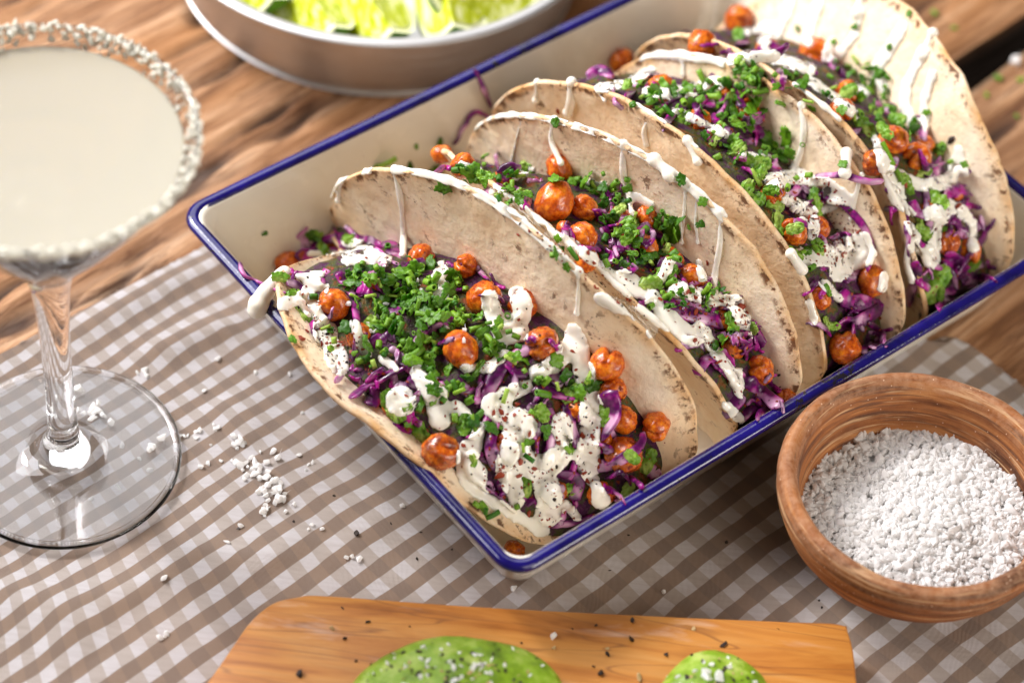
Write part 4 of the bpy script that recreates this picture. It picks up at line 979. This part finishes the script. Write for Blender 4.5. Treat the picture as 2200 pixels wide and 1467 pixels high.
for tk, L in CL.items():
    for (cx, cy, sx, sy, n_) in L:
        for k in range(int(n_*1.0+.5)):
            x, y = cx+rng.randn()*sx*.7, cy+rng.randn()*sy*.7; q = rng.rand()
            if on_clear(x, y) and rng.rand() < .9: continue
            ph_ = PLACE(tk, cx, cy)
            if q < .46: stick('parsley_leaf', LEAF[rng.randint(12)], x, y, rng.uniform(.12, .34)*(1.1 if q < .1 else 1), f'chopped parsley piece {ph_}', 'parsley', f'chopped parsley {ph_}', .8, lift=rng.uniform(.03, .25))
            elif q < .94: stick('chive_piece', CHV[rng.choice([0, 0, 1, 1, 1, 2, 4])], x, y, rng.uniform(.075, .12), f'snipped chive piece {ph_}', 'chive', f'snipped chives {ph_}', .9, lift=rng.uniform(.04, .22))
            else: stick('herb_stem', STK[0], x, y, rng.uniform(.05, .075), f'pale green herb stem bit {ph_}', 'herb stem', f'herb stem bits {ph_}', .6, lift=.12)
for (px, py) in [(745, 640), (1390, 335), (1405, 285), (1352, 490), (1150, 385), (1450, 335), (1340, 230), (1505, 350)]: pass
SPOT = [  # individual herbs one can point to: kind, x, y, size, aim, label
 ('stem', 824, 348, (.085, .10, .10), (1, -.42), 'long pale green stem lying on the top edge of the front back wall'),
 ('leaf', 956, 402, .36, None, 'parsley leaf stuck flat on the front back wall below its edge'),
 ('leaf', 880, 356, .2, None, 'small green flake on the sauce at the top of the front back wall'),
 ('chive', 1240, 545, (.115, .09, .09), (.75, 1), 'long dark chive stick lying across the edges of the front and second tortillas'),
 ('leaf', 1200, 512, .16, None, 'light green bit beside the long dark chive on the tortilla edge'),
 ('leaf', 1218, 572, .18, None, 'light green bit below the long dark chive on the tortilla edge'),
 ('leaf', 1450, 500, .62, None, 'big dark parsley leaf standing in the second taco'),
 ('leaf', 1195, 388, .42, None, 'curved green leaf lying over the chickpea pile'),
 ('leaf', 1660, 320, .75, None, 'large green coriander leaf in the third taco'),
 ('leaf', 1690, 290, .5, None, 'smaller leaf standing behind the large coriander leaf'),
 ('stem', 1620, 385, (.10, .09, .09), (.6, 1), 'green stem hanging below the large coriander leaf'),
 ('chive', 1560, 215, (.15, .1, .1), (1, -.3), 'light green chive stick laid across the third taco'),
 ('chive', 1640, 195, (.12, .1, .1), (1, -.2), 'second chive stick right of the first in the third taco'),
 ('chive', 1920, 350, (.30, .09, .09), (.5, 1), 'very long dark chive lying across the rearmost taco'),
 ('chive', 1775, 205, (.12, .09, .09), (.5, 1), 'dark chive stick at the near wall of the rearmost taco'),
 ('leaf', 1720, 185, .4, None, 'dark green leaf on the near wall edge of the rearmost taco'),
 ('chive', 978, 900, (.06, .095, .095), (.05, 1), 'upright green chive stick beside the sauce above the edge chickpea'),
 ('chive', 1022, 915, (.13, .075, .075), (.25, 1), 'long thin chive stick running down the sauce in the front taco'),
 ('stem', 1197, 830, (.045, .06, .06), (.25, 1), 'thin stem of the parsley sprig right of the middle'),
 ('leaf', 1195, 775, .3, None, 'parsley sprig leaf on top of the thin stem'),
 ('leaf', 1230, 822, .4, None, 'broad parsley leaf on the long sauce streak'),
 ('leaf', 1272, 830, .3, None, 'parsley leaf at the right edge of the long sauce streak'),
 ('stem', 718, 735, (.035, .09, .09), (.1, 1), 'pale chive butt standing in the sauce near the left rim'),
 ('stem', 805, 785, (.045, .08, .08), (.35, 1), 'light green stem bit left of the cabbage arc'),
 ('stem', 1122, 960, (.05, .05, .05), (.1, 1), 'thin light stem under a tiny parsley leaf in the lower sauce'),
 ('leaf', 1135, 948, .2, None, 'tiny parsley leaf on a thin stem in the lower sauce'),
 ('leaf', 880, 912, .26, None, 'dark green leaf on the near edge below the round sauce blob'),
 ('chive', 1032, 1090, (.07, .13, .13), (.8, 1), 'fat chive ring at the near edge of the front taco'),
 ('chive', 1150, 890, (.07, .10, .10), (1, .6), 'light green chive piece at the middle right of the front taco'),
 ('leaf', 568, 501, .13, None, 'small dark green flake stuck to the inner back wall of the tray at left'),
 ('leaf', 893, 314, .12, None, 'small blurred green flake on the inner back wall of the tray'),
 ('leaf', 945, 305, .22, None, 'blurred green leaf bit beside the bent dark shred'),
 ('leaf', 1195, 262, .2, None, 'green and brown bits on the top edge of the second back wall'),
 ('chive', 1352, 383, (.09, .1, .1), None, 'chive ring stuck in a sauce drip on the second back wall'),
 ('leaf', 1465, 385, .24, None, 'parsley scrap on the sauce below the edge of the second back wall'),
 ('leaf', 1510, 432, .2, None, 'dark parsley scrap lower on the second back wall'),
 ('chive', 1362, 228, (.09, .12, .12), None, 'leftmost chive ring of the cluster on the third near wall edge'),
 ('chive', 1385, 215, (.08, .1, .1), None, 'upper chive ring of the cluster on the third near wall edge'),
 ('chive', 1402, 222, (.08, .1, .1), None, 'right chive ring of the cluster on the third near wall edge'),
 ('leaf', 1508, 480, .2, (1, -.2), 'light green stem end on the second back wall'),
 ('leaf', 1812, 353, .22, None, 'square green chive piece on the third back wall edge'),
 ('leaf', 1745, 232, .2, None, 'green bit beside the sauce drip of the third back wall'),
 ('leaf', 1955, 30, .16, None, 'green bit near the top edge of the rearmost tortilla'),
 ('leaf', 1838, 58, .18, None, 'green bit on the left sauce streaks of the rearmost tortilla'),
 ('leaf', 1912, 102, .15, None, 'green bit in the middle of the rearmost tortilla wall'),
 ('leaf', 1992, 242, .18, None, 'green bit lowest on the rearmost tortilla wall'),
 ('chive', 2046, 347, (.09, .11, .11), None, 'green chive square on a blob of sauce at the far right'),
 ('leaf', 1715, 62, .15, None, 'green bit at the top left of the rearmost tortilla wall'),
 ('leaf', 1790, 92, .18, None, 'green bit right of the large blurred chickpea'),
]
for kd, x, y, s_, aim, lab in SPOT:
    if kd == 'leaf': stick('parsley_leaf', LEAF[rng.randint(12)], x, y, s_, lab, 'parsley', None, .25, lift=.06, aim=aim)
    elif kd == 'chive': stick('chive_piece', CHV[2 if aim else 0], x, y, s_, lab, 'chive', None, .3, lift=.1, aim=aim)
    else: stick('herb_stem', STK[1 if x == 824 else 0], x, y, s_, lab, 'herb stem', None, .3, lift=.1, aim=aim)

# ------------------------------------------------------------------ chilli flakes, pepper, salt on the tacos
def chips(pts, smin, smax, flat=.35):
    V0, F0 = ICO1; parts = []
    for p, n_ in pts:
        s_ = rng.uniform(smin, smax)*(1+(rng.rand() < .12)*.9); A_ = rng.randn(3, 3)*.28+np.eye(3); v = (V0*(1+.5*rng.uniform(-1, 1, (len(V0), 1)))) @ A_
        v = v-np.outer(v@n_, n_)*(1-flat); parts.append((v*s_*.5+p+n_*s_*.12, F0))
    V, F, _ = merge(parts); return V, F
SPK = {1: [(REG[1], 240), ([(1080, 820), (1290, 800), (1290, 1000), (1180, 1140), (1020, 1040)], 130), ([(650, 640), (760, 700), (800, 800), (690, 770)], 60)], 2: [(REG[2], 170), ([(1400, 610), (1600, 650), (1610, 760), (1500, 740)], 80), ([(1100, 470), (1340, 600), (1400, 700), (1250, 600)], 45)], 3: [(REG[3], 150), ([(1660, 370), (1800, 390), (1860, 520), (1790, 590), (1720, 470)], 90)], 4: [(REG[4], 90)]}
for tk, L in SPK.items():
    for nm, mt, fr, lo, hi in (('chilli_flakes', CHILI, 1.1, .035, .10), ('black_pepper', PEPPER, .75, .03, .065)):
        pts = []
        for poly, cnt in L:
            for k in range(int(cnt*fr)):
                h = W.hit(*rand_in(poly))
                if h is not None and h[0][2] > .8: pts.append((h[0], h[1]))
        V, F = chips(pts, lo, hi); b = V.mean(0)
        link(nm, mk_mesh(nm, V-b, F, mt, smooth=False), loc=b, kind='stuff', label=f"{'red chilli flakes' if mt is CHILI else 'ground black pepper'} sprinkled over the {NM[tk]} taco", cat='chilli' if mt is CHILI else 'pepper')
# big flakes seen singly
FLK = [(648, 728, .3, 'dark red chilli flake at the left tip of the front taco'), (1075, 1020, .28, 'large brown flake on the lowest sauce of the front taco'), (1137, 1101, .22, 'orange chilli scrap with a seed on the lowest sauce'), (1260, 1030, .26, 'dark flake on the sauce near the long rim'), (1113, 503, .2, 'dark square flake on the front back wall'), (1200, 240, .24, 'dark red flake on the top of the second back wall'), (1520, 565, .16, 'dark red chilli scrap above the sauce of the second taco'), (1780, 410, .3, 'black flake on the sauce of the third taco'), (2045, 300, .26, 'black flake at the far right of the rearmost taco'), (872, 850, .16, 'red flake on the round sauce blob of the front taco'), (1400, 560, .22, 'dark burnt scrap beside the chickpeas of the second taco'), (1176, 372, .12, 'tiny burnt scrap on the topmost chickpea')]
for x, y, s_, lab in FLK:
    h = W.hit(x, y)
    if h is None: continue
    V, F = chips([(h[0], h[1])], s_, s_*1.01, .3); b = V.mean(0)
    link('chilli_flake', mk_mesh('chilli_flake', V-b, F, CHILI if x not in (1780, 2045) else PEPPER, smooth=False), loc=b, label=lab, cat='flake')
# ------------------------------------------------------------------ salt crystals
def crystal(k):
    r_ = np.random.RandomState(300+k); V = []
    for x in (-1, 1):
        for y in (-1, 1):
            for z in (-1, 1): V.append((x*r_.uniform(.55, .95), y*r_.uniform(.55, .95), z*r_.uniform(.5, .9)))
    bm = bmesh.new()
    for v in V: bm.verts.new(v)
    for q in range(4): bm.verts.new(r_.randn(3)/1.1)
    bmesh.ops.convex_hull(bm, input=bm.verts)
    for v in [v for v in bm.verts if not v.link_faces]: bm.verts.remove(v)
    bmesh.ops.bevel(bm, geom=list(bm.edges), offset=.16, segments=1, affect='EDGES')
    bmesh.ops.triangulate(bm, faces=bm.faces)
    bm.verts.index_update(); o = (np.array([tuple(v.co) for v in bm.verts]), [tuple(v.index for v in f.verts) for f in bm.faces]); bm.free(); return o
CRY = [crystal(k) for k in range(8)]; CRYM = [mk_mesh('salt_crystal', c[0], c[1], SALT, smooth=False) for c in CRY]
def rmat(): return np.array(Matrix(rot_to(rng.randn(3), rng.rand()*6.28)).to_3x3())
def put_crystal(px, py, r, lab, grp):
    h = W.hit(px, py)
    if h is None: return
    m_ = Matrix.Translation(Vector(h[0]+np.array([0, 0, r*.55]))*S) @ Matrix(rot_to(rng.randn(3), rng.rand()*6.28)) @ Matrix.Diagonal((r, r*.85, r*.7, 1))
    link('salt_crystal', CRYM[rng.randint(8)], mtx=m_, label=lab, cat='salt crystal', group=grp)
for (cx, cy, sx, sy, n_) in [(515, 960, 14, 12, 7), (520, 1000, 22, 14, 10), (560, 1010, 25, 25, 18), (580, 1045, 25, 22, 18), (600, 1070, 20, 18, 12), (570, 1100, 12, 10, 6)]:
    for k in range(n_): put_crystal(cx+rng.randn()*sx*.8, cy+rng.randn()*sy*.8, rng.uniform(.05, .13), 'coarse salt crystal in the small heap spilled on the cloth beside the tray', 'salt crystals of the heap spilled on the cloth')
for (cx, cy, sx, sy, n_) in [(400, 930, 20, 10, 6), (450, 925, 12, 8, 3), (675, 1005, 18, 5, 3), (680, 1135, 12, 6, 4), (350, 1245, 2, 2, 1), (358, 1365, 10, 5, 3), (515, 1128, 2, 2, 1), (490, 1165, 2, 2, 1), (860, 1085, 2, 2, 1), (745, 1198, 10, 4, 3), (640, 975, 3, 3, 1), (645, 895, 3, 3, 1), (310, 800, 8, 4, 4), (1425, 1270, 4, 3, 1), (1100, 1265, 2, 2, 1), (465, 770, 3, 3, 1), (560, 830, 60, 40, 4), (440, 998, 5, 5, 2), (270, 1040, 60, 40, 5)]:
    for k in range(n_): put_crystal(cx+rng.randn()*sx, cy+rng.randn()*sy, rng.uniform(.05, .11), 'stray coarse salt crystal lying away from the heap on the cloth', 'stray salt crystals on the cloth')
for k in range(16): x, y = (rng.uniform(740, 1000), rng.uniform(600, 740)); put_crystal(x, y, rng.uniform(.06, .10), 'coarse salt crystal resting on the herbs of the front taco', 'salt crystals on the front taco')
for (x, y) in [(905, 1143), (765, 1145), (840, 1125), (718, 1065), (630, 1120), (513, 1135), (890, 865), (1350, 1150), (1760, 1290), (1765, 1305), (1575, 1345), (895, 1200), (970, 1180), (1310, 1225), (1560, 1165), (2130, 690), (1830, 660)]:
    h = W.hit(x, y)
    if h is None: continue
    V, F = chips([(h[0], h[1])], .06, .11, .8); b = V.mean(0); link('pepper_grain', mk_mesh('pepper_grain', V-b, F, PEPPER, smooth=False), loc=b, label='cracked black pepper grain lying on the checked cloth', cat='pepper', group='pepper grains on the cloth')

for (x, y, sc2) in [(2145, 168, .12), (2192, 172, .10), (2008, 28, .10), (2120, 205, .08), (2185, 250, .07), (2050, 60, .08)]:
    p = at(x, y, -.08); m_ = Matrix.Translation(Vector(p)*S) @ Matrix(rot_to((.1, .1, 1), rng.rand()*6)) @ Matrix.Diagonal((sc2, sc2, sc2, 1))
    link('chive_piece', CHV[1], mtx=m_, label='stray chive piece dropped on the table boards behind the tray', cat='chive', group='chive pieces dropped on the table')
p = at(2182, 128, -.02); link('salt_crystal', CRYM[2], mtx=Matrix.Translation(Vector(p)*S) @ Matrix.Diagonal((.2, .18, .16, 1)), label='single salt lump on the bare table boards at the top right', cat='salt crystal')
# ------------------------------------------------------------------ salt bowl
bowl = thing('clay_bowl', 'round rough brown clay bowl filled with coarse salt at the right', 'bowl', (SB[0], SB[1], .06))
pr = [(0, 0), (1.9, 0), (2.15, .05), (2.35, .25), (2.75, .7), (3.35, 1.35), (3.9, 2.1), (4.28, 2.85), (4.42, 3.4), (4.45, 3.75), (4.40, 4.0), (4.28, 4.14), (4.12, 4.18), (3.98, 4.1), (3.86, 3.9), (3.74, 3.5), (3.66, 3.0), (3.5, 2.4), (3.1, 1.6), (2.5, 1.0), (1.6, .65), (0, .5)]
Pn = catmull([(a, b, 0) for a, b in pr], 4)[:, :2]; Pn[:, 0] = np.maximum(Pn[:, 0], 0.001)
def wobb(t, z): return .012*math.sin(2*t+1)+.008*nz(math.cos(t)*2, math.sin(t)*2, z*2)+.004*nz(math.cos(t)*7, math.sin(t)*7, z*3)
V, F = lathe(Pn, 128, wobb); V = np.array(V)
dust = [max(0, min(1, (z-3.0)/1.0)) if r > 3.8 else .15 for r, z in zip(np.hypot(V[:, 0], V[:, 1]), V[:, 2])]
V[:, 2] += [.05*nz(x*.5, y*.5, 4.) if z > 3 else 0 for x, y, z in V]
link('bowl_body', mk_mesh('bowl_body', V, F, CLAY, attrs={'dust': dust}), bowl)
parts = []
def salt_h(x, y):
    r = math.hypot(x, y); return 2.35+.35*(x*.16-y*.12)+.45*math.exp(-((x-.6)**2+(y+.3)**2)/3.5)-.25*math.exp(-((x+1.2)**2+(y-1.0)**2)/1.2)+.12*nz(x*.8, y*.8, 6.)
R0 = 3.62
V = []; nr, na = 18, 60
for i in range(nr+1):
    for j in range(na):
        r = R0*i/nr*.985; t = 2*math.pi*j/na; x, y = r*math.cos(t), r*math.sin(t); V.append((x, y, salt_h(x, y)-.12))
parts.append((V, grid_faces(nr+1, na, True)))
for k in range(5600):
    r = R0*math.sqrt(rng.rand())*.985; t = rng.rand()*6.283; x, y = r*math.cos(t), r*math.sin(t); s_ = rng.uniform(.045, .095) if rng.rand() < .88 else rng.uniform(.095, .15)
    c = CRY[rng.randint(8)]; parts.append((c[0]@(rmat()*np.array([1, .92, .85])).T*s_*1.12+np.array([x, y, salt_h(x, y)+rng.uniform(-.10, .02)]), c[1]))
V, F, _ = merge(parts); 
link('coarse_salt', mk_mesh('coarse_salt', V, F, SALT, smooth=False), loc=(SB[0], SB[1], .06), kind='stuff', label='heaped coarse white sea salt filling the clay bowl', cat='salt')

# ------------------------------------------------------------------ cocktail glass
glass = thing('cocktail_glass', 'salt rimmed stemmed cocktail glass full of pale drink at the left', 'glass', (GL[0], GL[1], .03))
RZ, TIP = 14.5, 9.0
outer = [(0, .0), (1.0, .02), (2.4, .03), (3.3, .04), (3.52, .06), (3.63, .13), (3.67, .21), (3.62, .29), (3.48, .32), (3.3, .28), (2.2, .30), (1.35, .38), (.98, .55), (.72, .85), (.52, 1.3), (.46, 2.2), (.44, 4.), (.46, 6.), (.52, 7.4), (.62, 8.4), (.85, 9.1), (1.4, 9.9), (2.4, 11.25), (3.4, 12.75), (4.1, 13.85), (4.46, 14.42), (4.46, 14.5), (4.40, 14.54), (4.34, 14.5)]
inner = [(4.26, 14.35), (3.95, 13.85), (3.25, 12.8), (2.25, 11.4), (1.25, 10.1), (.6, 9.5), (.25, 9.3), (0, 9.25)]
def dense(pr, per=4):
    q = catmull([(a, b, 0) for a, b in pr], per)[:, :2]; q[:, 0] = np.maximum(q[:, 0], .0005); return q
V, F = lathe(dense(outer+inner), 112); 
V = np.array(V); zc = V[:, 2]
ff = np.array([np.mean(zc[list(f)]) for f in F])
def sub(sel):
    fs = [f for f, s_ in zip(F, sel) if s_]; u = sorted({i for f in fs for i in f}); mp = {a: b for b, a in enumerate(u)}; return V[u], [tuple(mp[i] for i in f) for f in fs]
link('glass_body', mk_mesh('glass_body', V, F, GLASS), glass)
lv = 14.05; liq = [(0, 9.262), (.24, 9.31), (.59, 9.52), (1.24, 10.12), (2.24, 11.42), (3.24, 12.82), (3.94, 13.87), (4.03, lv-.02), (3.98, lv), (3.9, lv-.03), (0, lv-.03)]
V2, F2 = lathe(np.maximum(np.array(liq), [.0005, 0]), 96)
link('margarita', mk_mesh('margarita', V2, F2, DRINK), loc=(GL[0], GL[1], .03), label='cloudy pale yellow margarita filling the cocktail glass', cat='drink')
parts = []
for k in range(1500):
    t = rng.rand()*6.283; dens = .5+.5*nz(math.cos(t)*2.5, math.sin(t)*2.5, 9.); 
    if rng.rand() > dens*1.3+.12: continue
    ins_ = rng.rand() < .30; z = 14.54-abs(rng.randn())*(.16 if ins_ else .24); r = (4.44-(14.5-z)*.68)+(rng.uniform(-.16, -.08) if ins_ else rng.uniform(.0, .07)); r = r+.0*t
    s_ = rng.uniform(.03, .085); c = CRY[rng.randint(8)]; parts.append((c[0]@rmat().T*s_+np.array([r*math.cos(t), r*math.sin(t), z]), c[1]))
V, F, _ = merge(parts); link('salt_crust', mk_mesh('salt_crust', V, F, CRUST, smooth=True), glass, kind='stuff')
def on_foot(px, py, n_, sp):
    for k in range(n_):
        p = at(px+rng.randn()*sp, py+rng.randn()*sp*.6, .42); r = rng.uniform(.06, .12); dxy = math.hypot(p[0]-GL[0], p[1]-GL[1])
        m_ = Matrix.Translation(Vector((p[0], p[1], .33+r*.5+max(0, 1.4-dxy)*.25))*S) @ Matrix(rot_to(rng.randn(3), 1.)) @ Matrix.Diagonal((r, r, r*.7, 1))
        link('salt_crystal', CRYM[rng.randint(8)], mtx=m_, label='salt crystal lying on the foot of the cocktail glass', cat='salt crystal', group='salt crystals on the glass foot')
on_foot(190, 885, 16, 20); on_foot(128, 962, 6, 10); on_foot(165, 835, 2, 6); on_foot(300, 960, 4, 25)

# ------------------------------------------------------------------ metal bowl with limes
MB_ = np.array([-6.9, 18.6]); pan = thing('metal_bowl', 'round brushed aluminium bowl holding lime wedges behind the tray', 'bowl', (MB_[0], MB_[1], -.1))
pr = [(0, 0), (7.0, 0), (7.5, .12), (7.75, .5), (7.95, 1.3), (8.2, 2.4), (8.35, 3.1), (8.5, 3.3), (8.72, 3.38), (8.78, 3.5), (8.6, 3.58), (8.3, 3.5), (8.15, 3.2), (8.0, 2.3), (7.75, 1.2), (7.5, .5), (7.0, .2), (0, .18)]
V, F = lathe(dense(pr, 5), 128); link('bowl_body', mk_mesh('bowl_body', V, F, METAL), pan)
def lime(loc, rotz, tilt, s_, lab):
    t_ = thing('lime_wedge', lab, 'lime', loc); n = 20; A0 = math.radians(42); fl = []; V = []; mi = []
    def sec(k):  # along x, tapering lens
        x = -1+2*k/n; return x, math.sqrt(max(0, 1-x*x))
    # flesh: two flat faces meeting at the inner edge
    V = []; F = []; NA = 10
    for k in range(n+1):
        x, r = sec(k); V.append((x*2.2, 0, .0+0*r))
        for q in range(NA+1):
            a = -A0+2*A0*q/NA; V.append((x*2.2, r*1.75*math.sin(a), -r*1.75*math.cos(a)))
    m_ = NA+2
    fleshF = []; rindF = []
    for k in range(n):
        a, b = k*m_, (k+1)*m_
        fleshF += [(a, a+1, b+1, b), (a, b, b+NA+1, a+NA+1)]
        for q in range(NA): rindF.append((a+1+q, a+2+q, b+2+q, b+1+q))
    V = np.array(V)*s_; R = Matrix.Rotation(rotz, 3, 'Z') @ Matrix.Rotation(tilt, 3, 'X'); Rn = np.array(R)
    cen = np.array([0, 0, -1.1*s_])
    fv = (V-cen)*.985+cen
    ff_ = fleshF+rindF
    link('flesh', mk_mesh('flesh', (fv-cen*.0)@Rn.T, ff_, LIMEF, smooth=False), t_)
    Vr = V.copy(); u = len(V); inner_ = np.array([v*(1-.09) if True else v for v in V]); VV = np.vstack([V*1.015, inner_])
    RF = list(rindF)
    for f in rindF: RF.append(tuple(i+u for i in f[::-1]))
    for k in range(n):
        a, b = k*m_, (k+1)*m_
        for q in (1, NA+1): RF.append((a+q, b+q, b+q+u, a+q+u))
    fm = [0]*(len(rindF))+[1]*(len(RF)-len(rindF))
    link('rind', mk_mesh('rind', VV@Rn.T, RF, None, mats=[LIMER, PITH], fmat=fm), t_)
    return t_
for (px, py, z, rz, tl, s_, lab) in [(535, -55, 2.6, -1.0, .3, 1.1, 'lime wedge at the left end of the metal bowl with a dark green tip'), (640, -10, 2.6, -.9, .15, 1.35, 'large lime wedge lying left of the middle of the metal bowl'), (775, -5, 2.6, -1.0, .2, 1.35, 'lime wedge with a pale pith edge in the middle of the metal bowl'),
                                     (950, -20, 2.7, -1.3, .25, 1.3, 'left lime wedge of the pair at the right of the metal bowl'), (1050, -30, 2.8, .6, -.1, 1.25, 'right lime wedge of the pair at the right of the metal bowl')]:
    z += .75; p = at(px, py-30, z); lime((p[0], p[1], z), rz, tl, s_*.92, lab)

# ------------------------------------------------------------------ board and avocado
out = [(11.15, -10.95), (11.45, -13.0), (11.9, -22.), (11.5, -27.5), (9, -28.6), (-6, -29.2), (-9.0, -27.5), (-9.6, -22.), (-8.6, -17.5), (-7.75, -15.9), (-7.15, -14.4), (-6.75, -13.4), (-6.2, -12.65), (-5.5, -12.3), (-4.6, -12.12), (0, -11.85), (6, -11.35), (9.5, -11.02), (10.7, -10.90)]
bz = .08; bt = 1.5; board = None
def ring(off, z):
    c = np.mean(out, axis=0); P2 = []
    pts = catmull([(a, b, 0) for a, b in out]+[(out[0][0], out[0][1], 0)], 6)[:-1, :2]
    n = len(pts)
    for i in range(n):
        t_ = pts[(i+1) % n]-pts[i-1]; nn = np.array([-t_[1], t_[0]]); nn /= np.linalg.norm(nn)+1e-9
        if nn@(pts[i]-c) > 0: nn = -nn
        P2.append((pts[i][0]+nn[0]*off, pts[i][1]+nn[1]*off, z))
    return P2
rs = [ring(.35, bz), ring(.08, bz+.1), ring(0, bz+.4), ring(.0, bt-.16), ring(.03, bt-.06), ring(.10, bt)]
n = len(rs[0]); V = np.vstack(rs); F = [q[::-1] for q in grid_faces(len(rs), n, True)]; F.append(tuple(range(n))); F.append(tuple(range((len(rs)-1)*n, len(rs)*n))[::-1])
bo = np.array([1.5, -20, bz])
o = link('serving_board', mk_mesh('serving_board', V-bo, F, BOARD), loc=bo, label='warm olive wood serving board at the bottom with green avocado mounds on it', cat='board')
bmx = bmesh.new(); bmx.from_mesh(o.data); bmesh.ops.recalc_face_normals(bmx, faces=bmx.faces); bmx.to_mesh(o.data); bmx.free()
WB = World()
def mound(cx, cy, a, b, h, rz, seed, lab):
    V = []; nr, na = 34, 90
    for i in range(nr+1):
        for j in range(na):
            s_ = i/nr*math.pi/2*1.12; t = 2*math.pi*j/na; r = math.sin(s_); z = math.cos(s_)
            k = 1+.05*nz(math.cos(t)*1.5, math.sin(t)*1.5, seed); x, y = a*r*math.cos(t)*k*(1+.12*math.cos(t)), b*r*math.sin(t)*k
            zz = max(0, h*z**.8 if z > 0 else 0); d = .10*fbm(x, y, seed, 1.2, 4)*min(1, z*2+.1) if z > 0 else 0
            V.append((x*math.cos(rz)-y*math.sin(rz), x*math.sin(rz)+y*math.cos(rz), zz+d+.0))
    F = grid_faces(nr+1, na, True); V = np.array(V); base = np.array([cx, cy, bt])
    link('avocado_mound', mk_mesh('avocado_mound', V, F, AVO), loc=base, label=lab, cat='avocado', group='green avocado mounds on the board'); WB.add(V+base, F)
mound(-.65, -15.95, 3.3, 2.5, 1.55, .35, 3, 'larger smooth green avocado mound crusted with pepper and salt at bottom centre')
mound(7.0, -14.9, 1.9, 2.2, 1.35, -.3, 8, 'smaller green avocado mound at the bottom right of the board')
WB.add(np.array([(-9, -29, bt), (12, -29, bt), (12, -10, bt), (-9, -10, bt)]), [(0, 1, 2, 3)])
pts = []; pl = []; sl = []
for k in range(250):
    x, y = (rng.normal(960, 110), rng.normal(1440, 36)) if rng.rand() < .75 else (rng.normal(1530, 60), rng.normal(1450, 25))
    h = WB.hit(x, y)
    if h is None or h[0][2] < bt+.1: continue
    (pts if rng.rand() < .38 else (pl if rng.rand() < .4 else sl)).append((h[0], h[1]))
for nm, L, mt, lo, hi, lab in (('black_pepper', pts, PEPPER, .05, .13, 'cracked black pepper crusting the avocado mounds'), ('pepper_husks', pl, PEPL, .04, .10, 'pale brown pepper husks on the avocado mounds'), ('salt_flakes', sl, SALT, .06, .16, 'white salt flakes melting on the avocado mounds')):
    V, F = chips(L, lo, hi, .7); b = V.mean(0); link(nm, mk_mesh(nm, V-b, F, mt, smooth=False), loc=b, kind='stuff', label=lab, cat='seasoning')
for (x, y, s_, c) in [(735, 1305, .10, 0), (790, 1335, .11, 0), (712, 1350, .09, 1), (740, 1370, .10, 0), (865, 1403, .14, 0), (645, 1450, .12, 0), (765, 1420, .08, 0), (797, 1427, .08, 0), (1188, 1368, .17, 2), (1190, 1392, .10, 1), (1305, 1393, .10, 1), (1305, 1405, .16, 0), (1290, 1444, .15, 0), (1357, 1333, .15, 0), (1356, 1372, .17, 0), (1280, 1343, .09, 0), (1431, 1404, .10, 0), (1490, 1351, .09, 1), (1555, 1385, .09, 0), (1671, 1350, .07, 0), (1275, 1430, .08, 0), (1510, 1420, .14, 0), (1372, 1455, .10, 1), (880, 1345, .06, 0), (1120, 1380, .07, 0), (1230, 1350, .06, 0)]:
    h = WB.hit(x, y); V, F = chips([(h[0], h[1])], s_, s_*1.05, .9); b = V.mean(0)
    nm, mt, lab, ct = [('pepper_grain', PEPPER, 'black pepper grain scattered on the wooden board', 'pepper'), ('pepper_husk', PEPL, 'pale pepper husk scattered on the wooden board', 'pepper'), ('salt_crystal', SALT, 'pinkish salt crystal on the board above the gap between the avocado mounds', 'salt crystal')][c]
    link(nm, mk_mesh(nm, V-b, F, mt, smooth=False), loc=b, label=lab, cat=ct, group=[f'pepper grains on the board', 'pepper husks on the board', None][c])
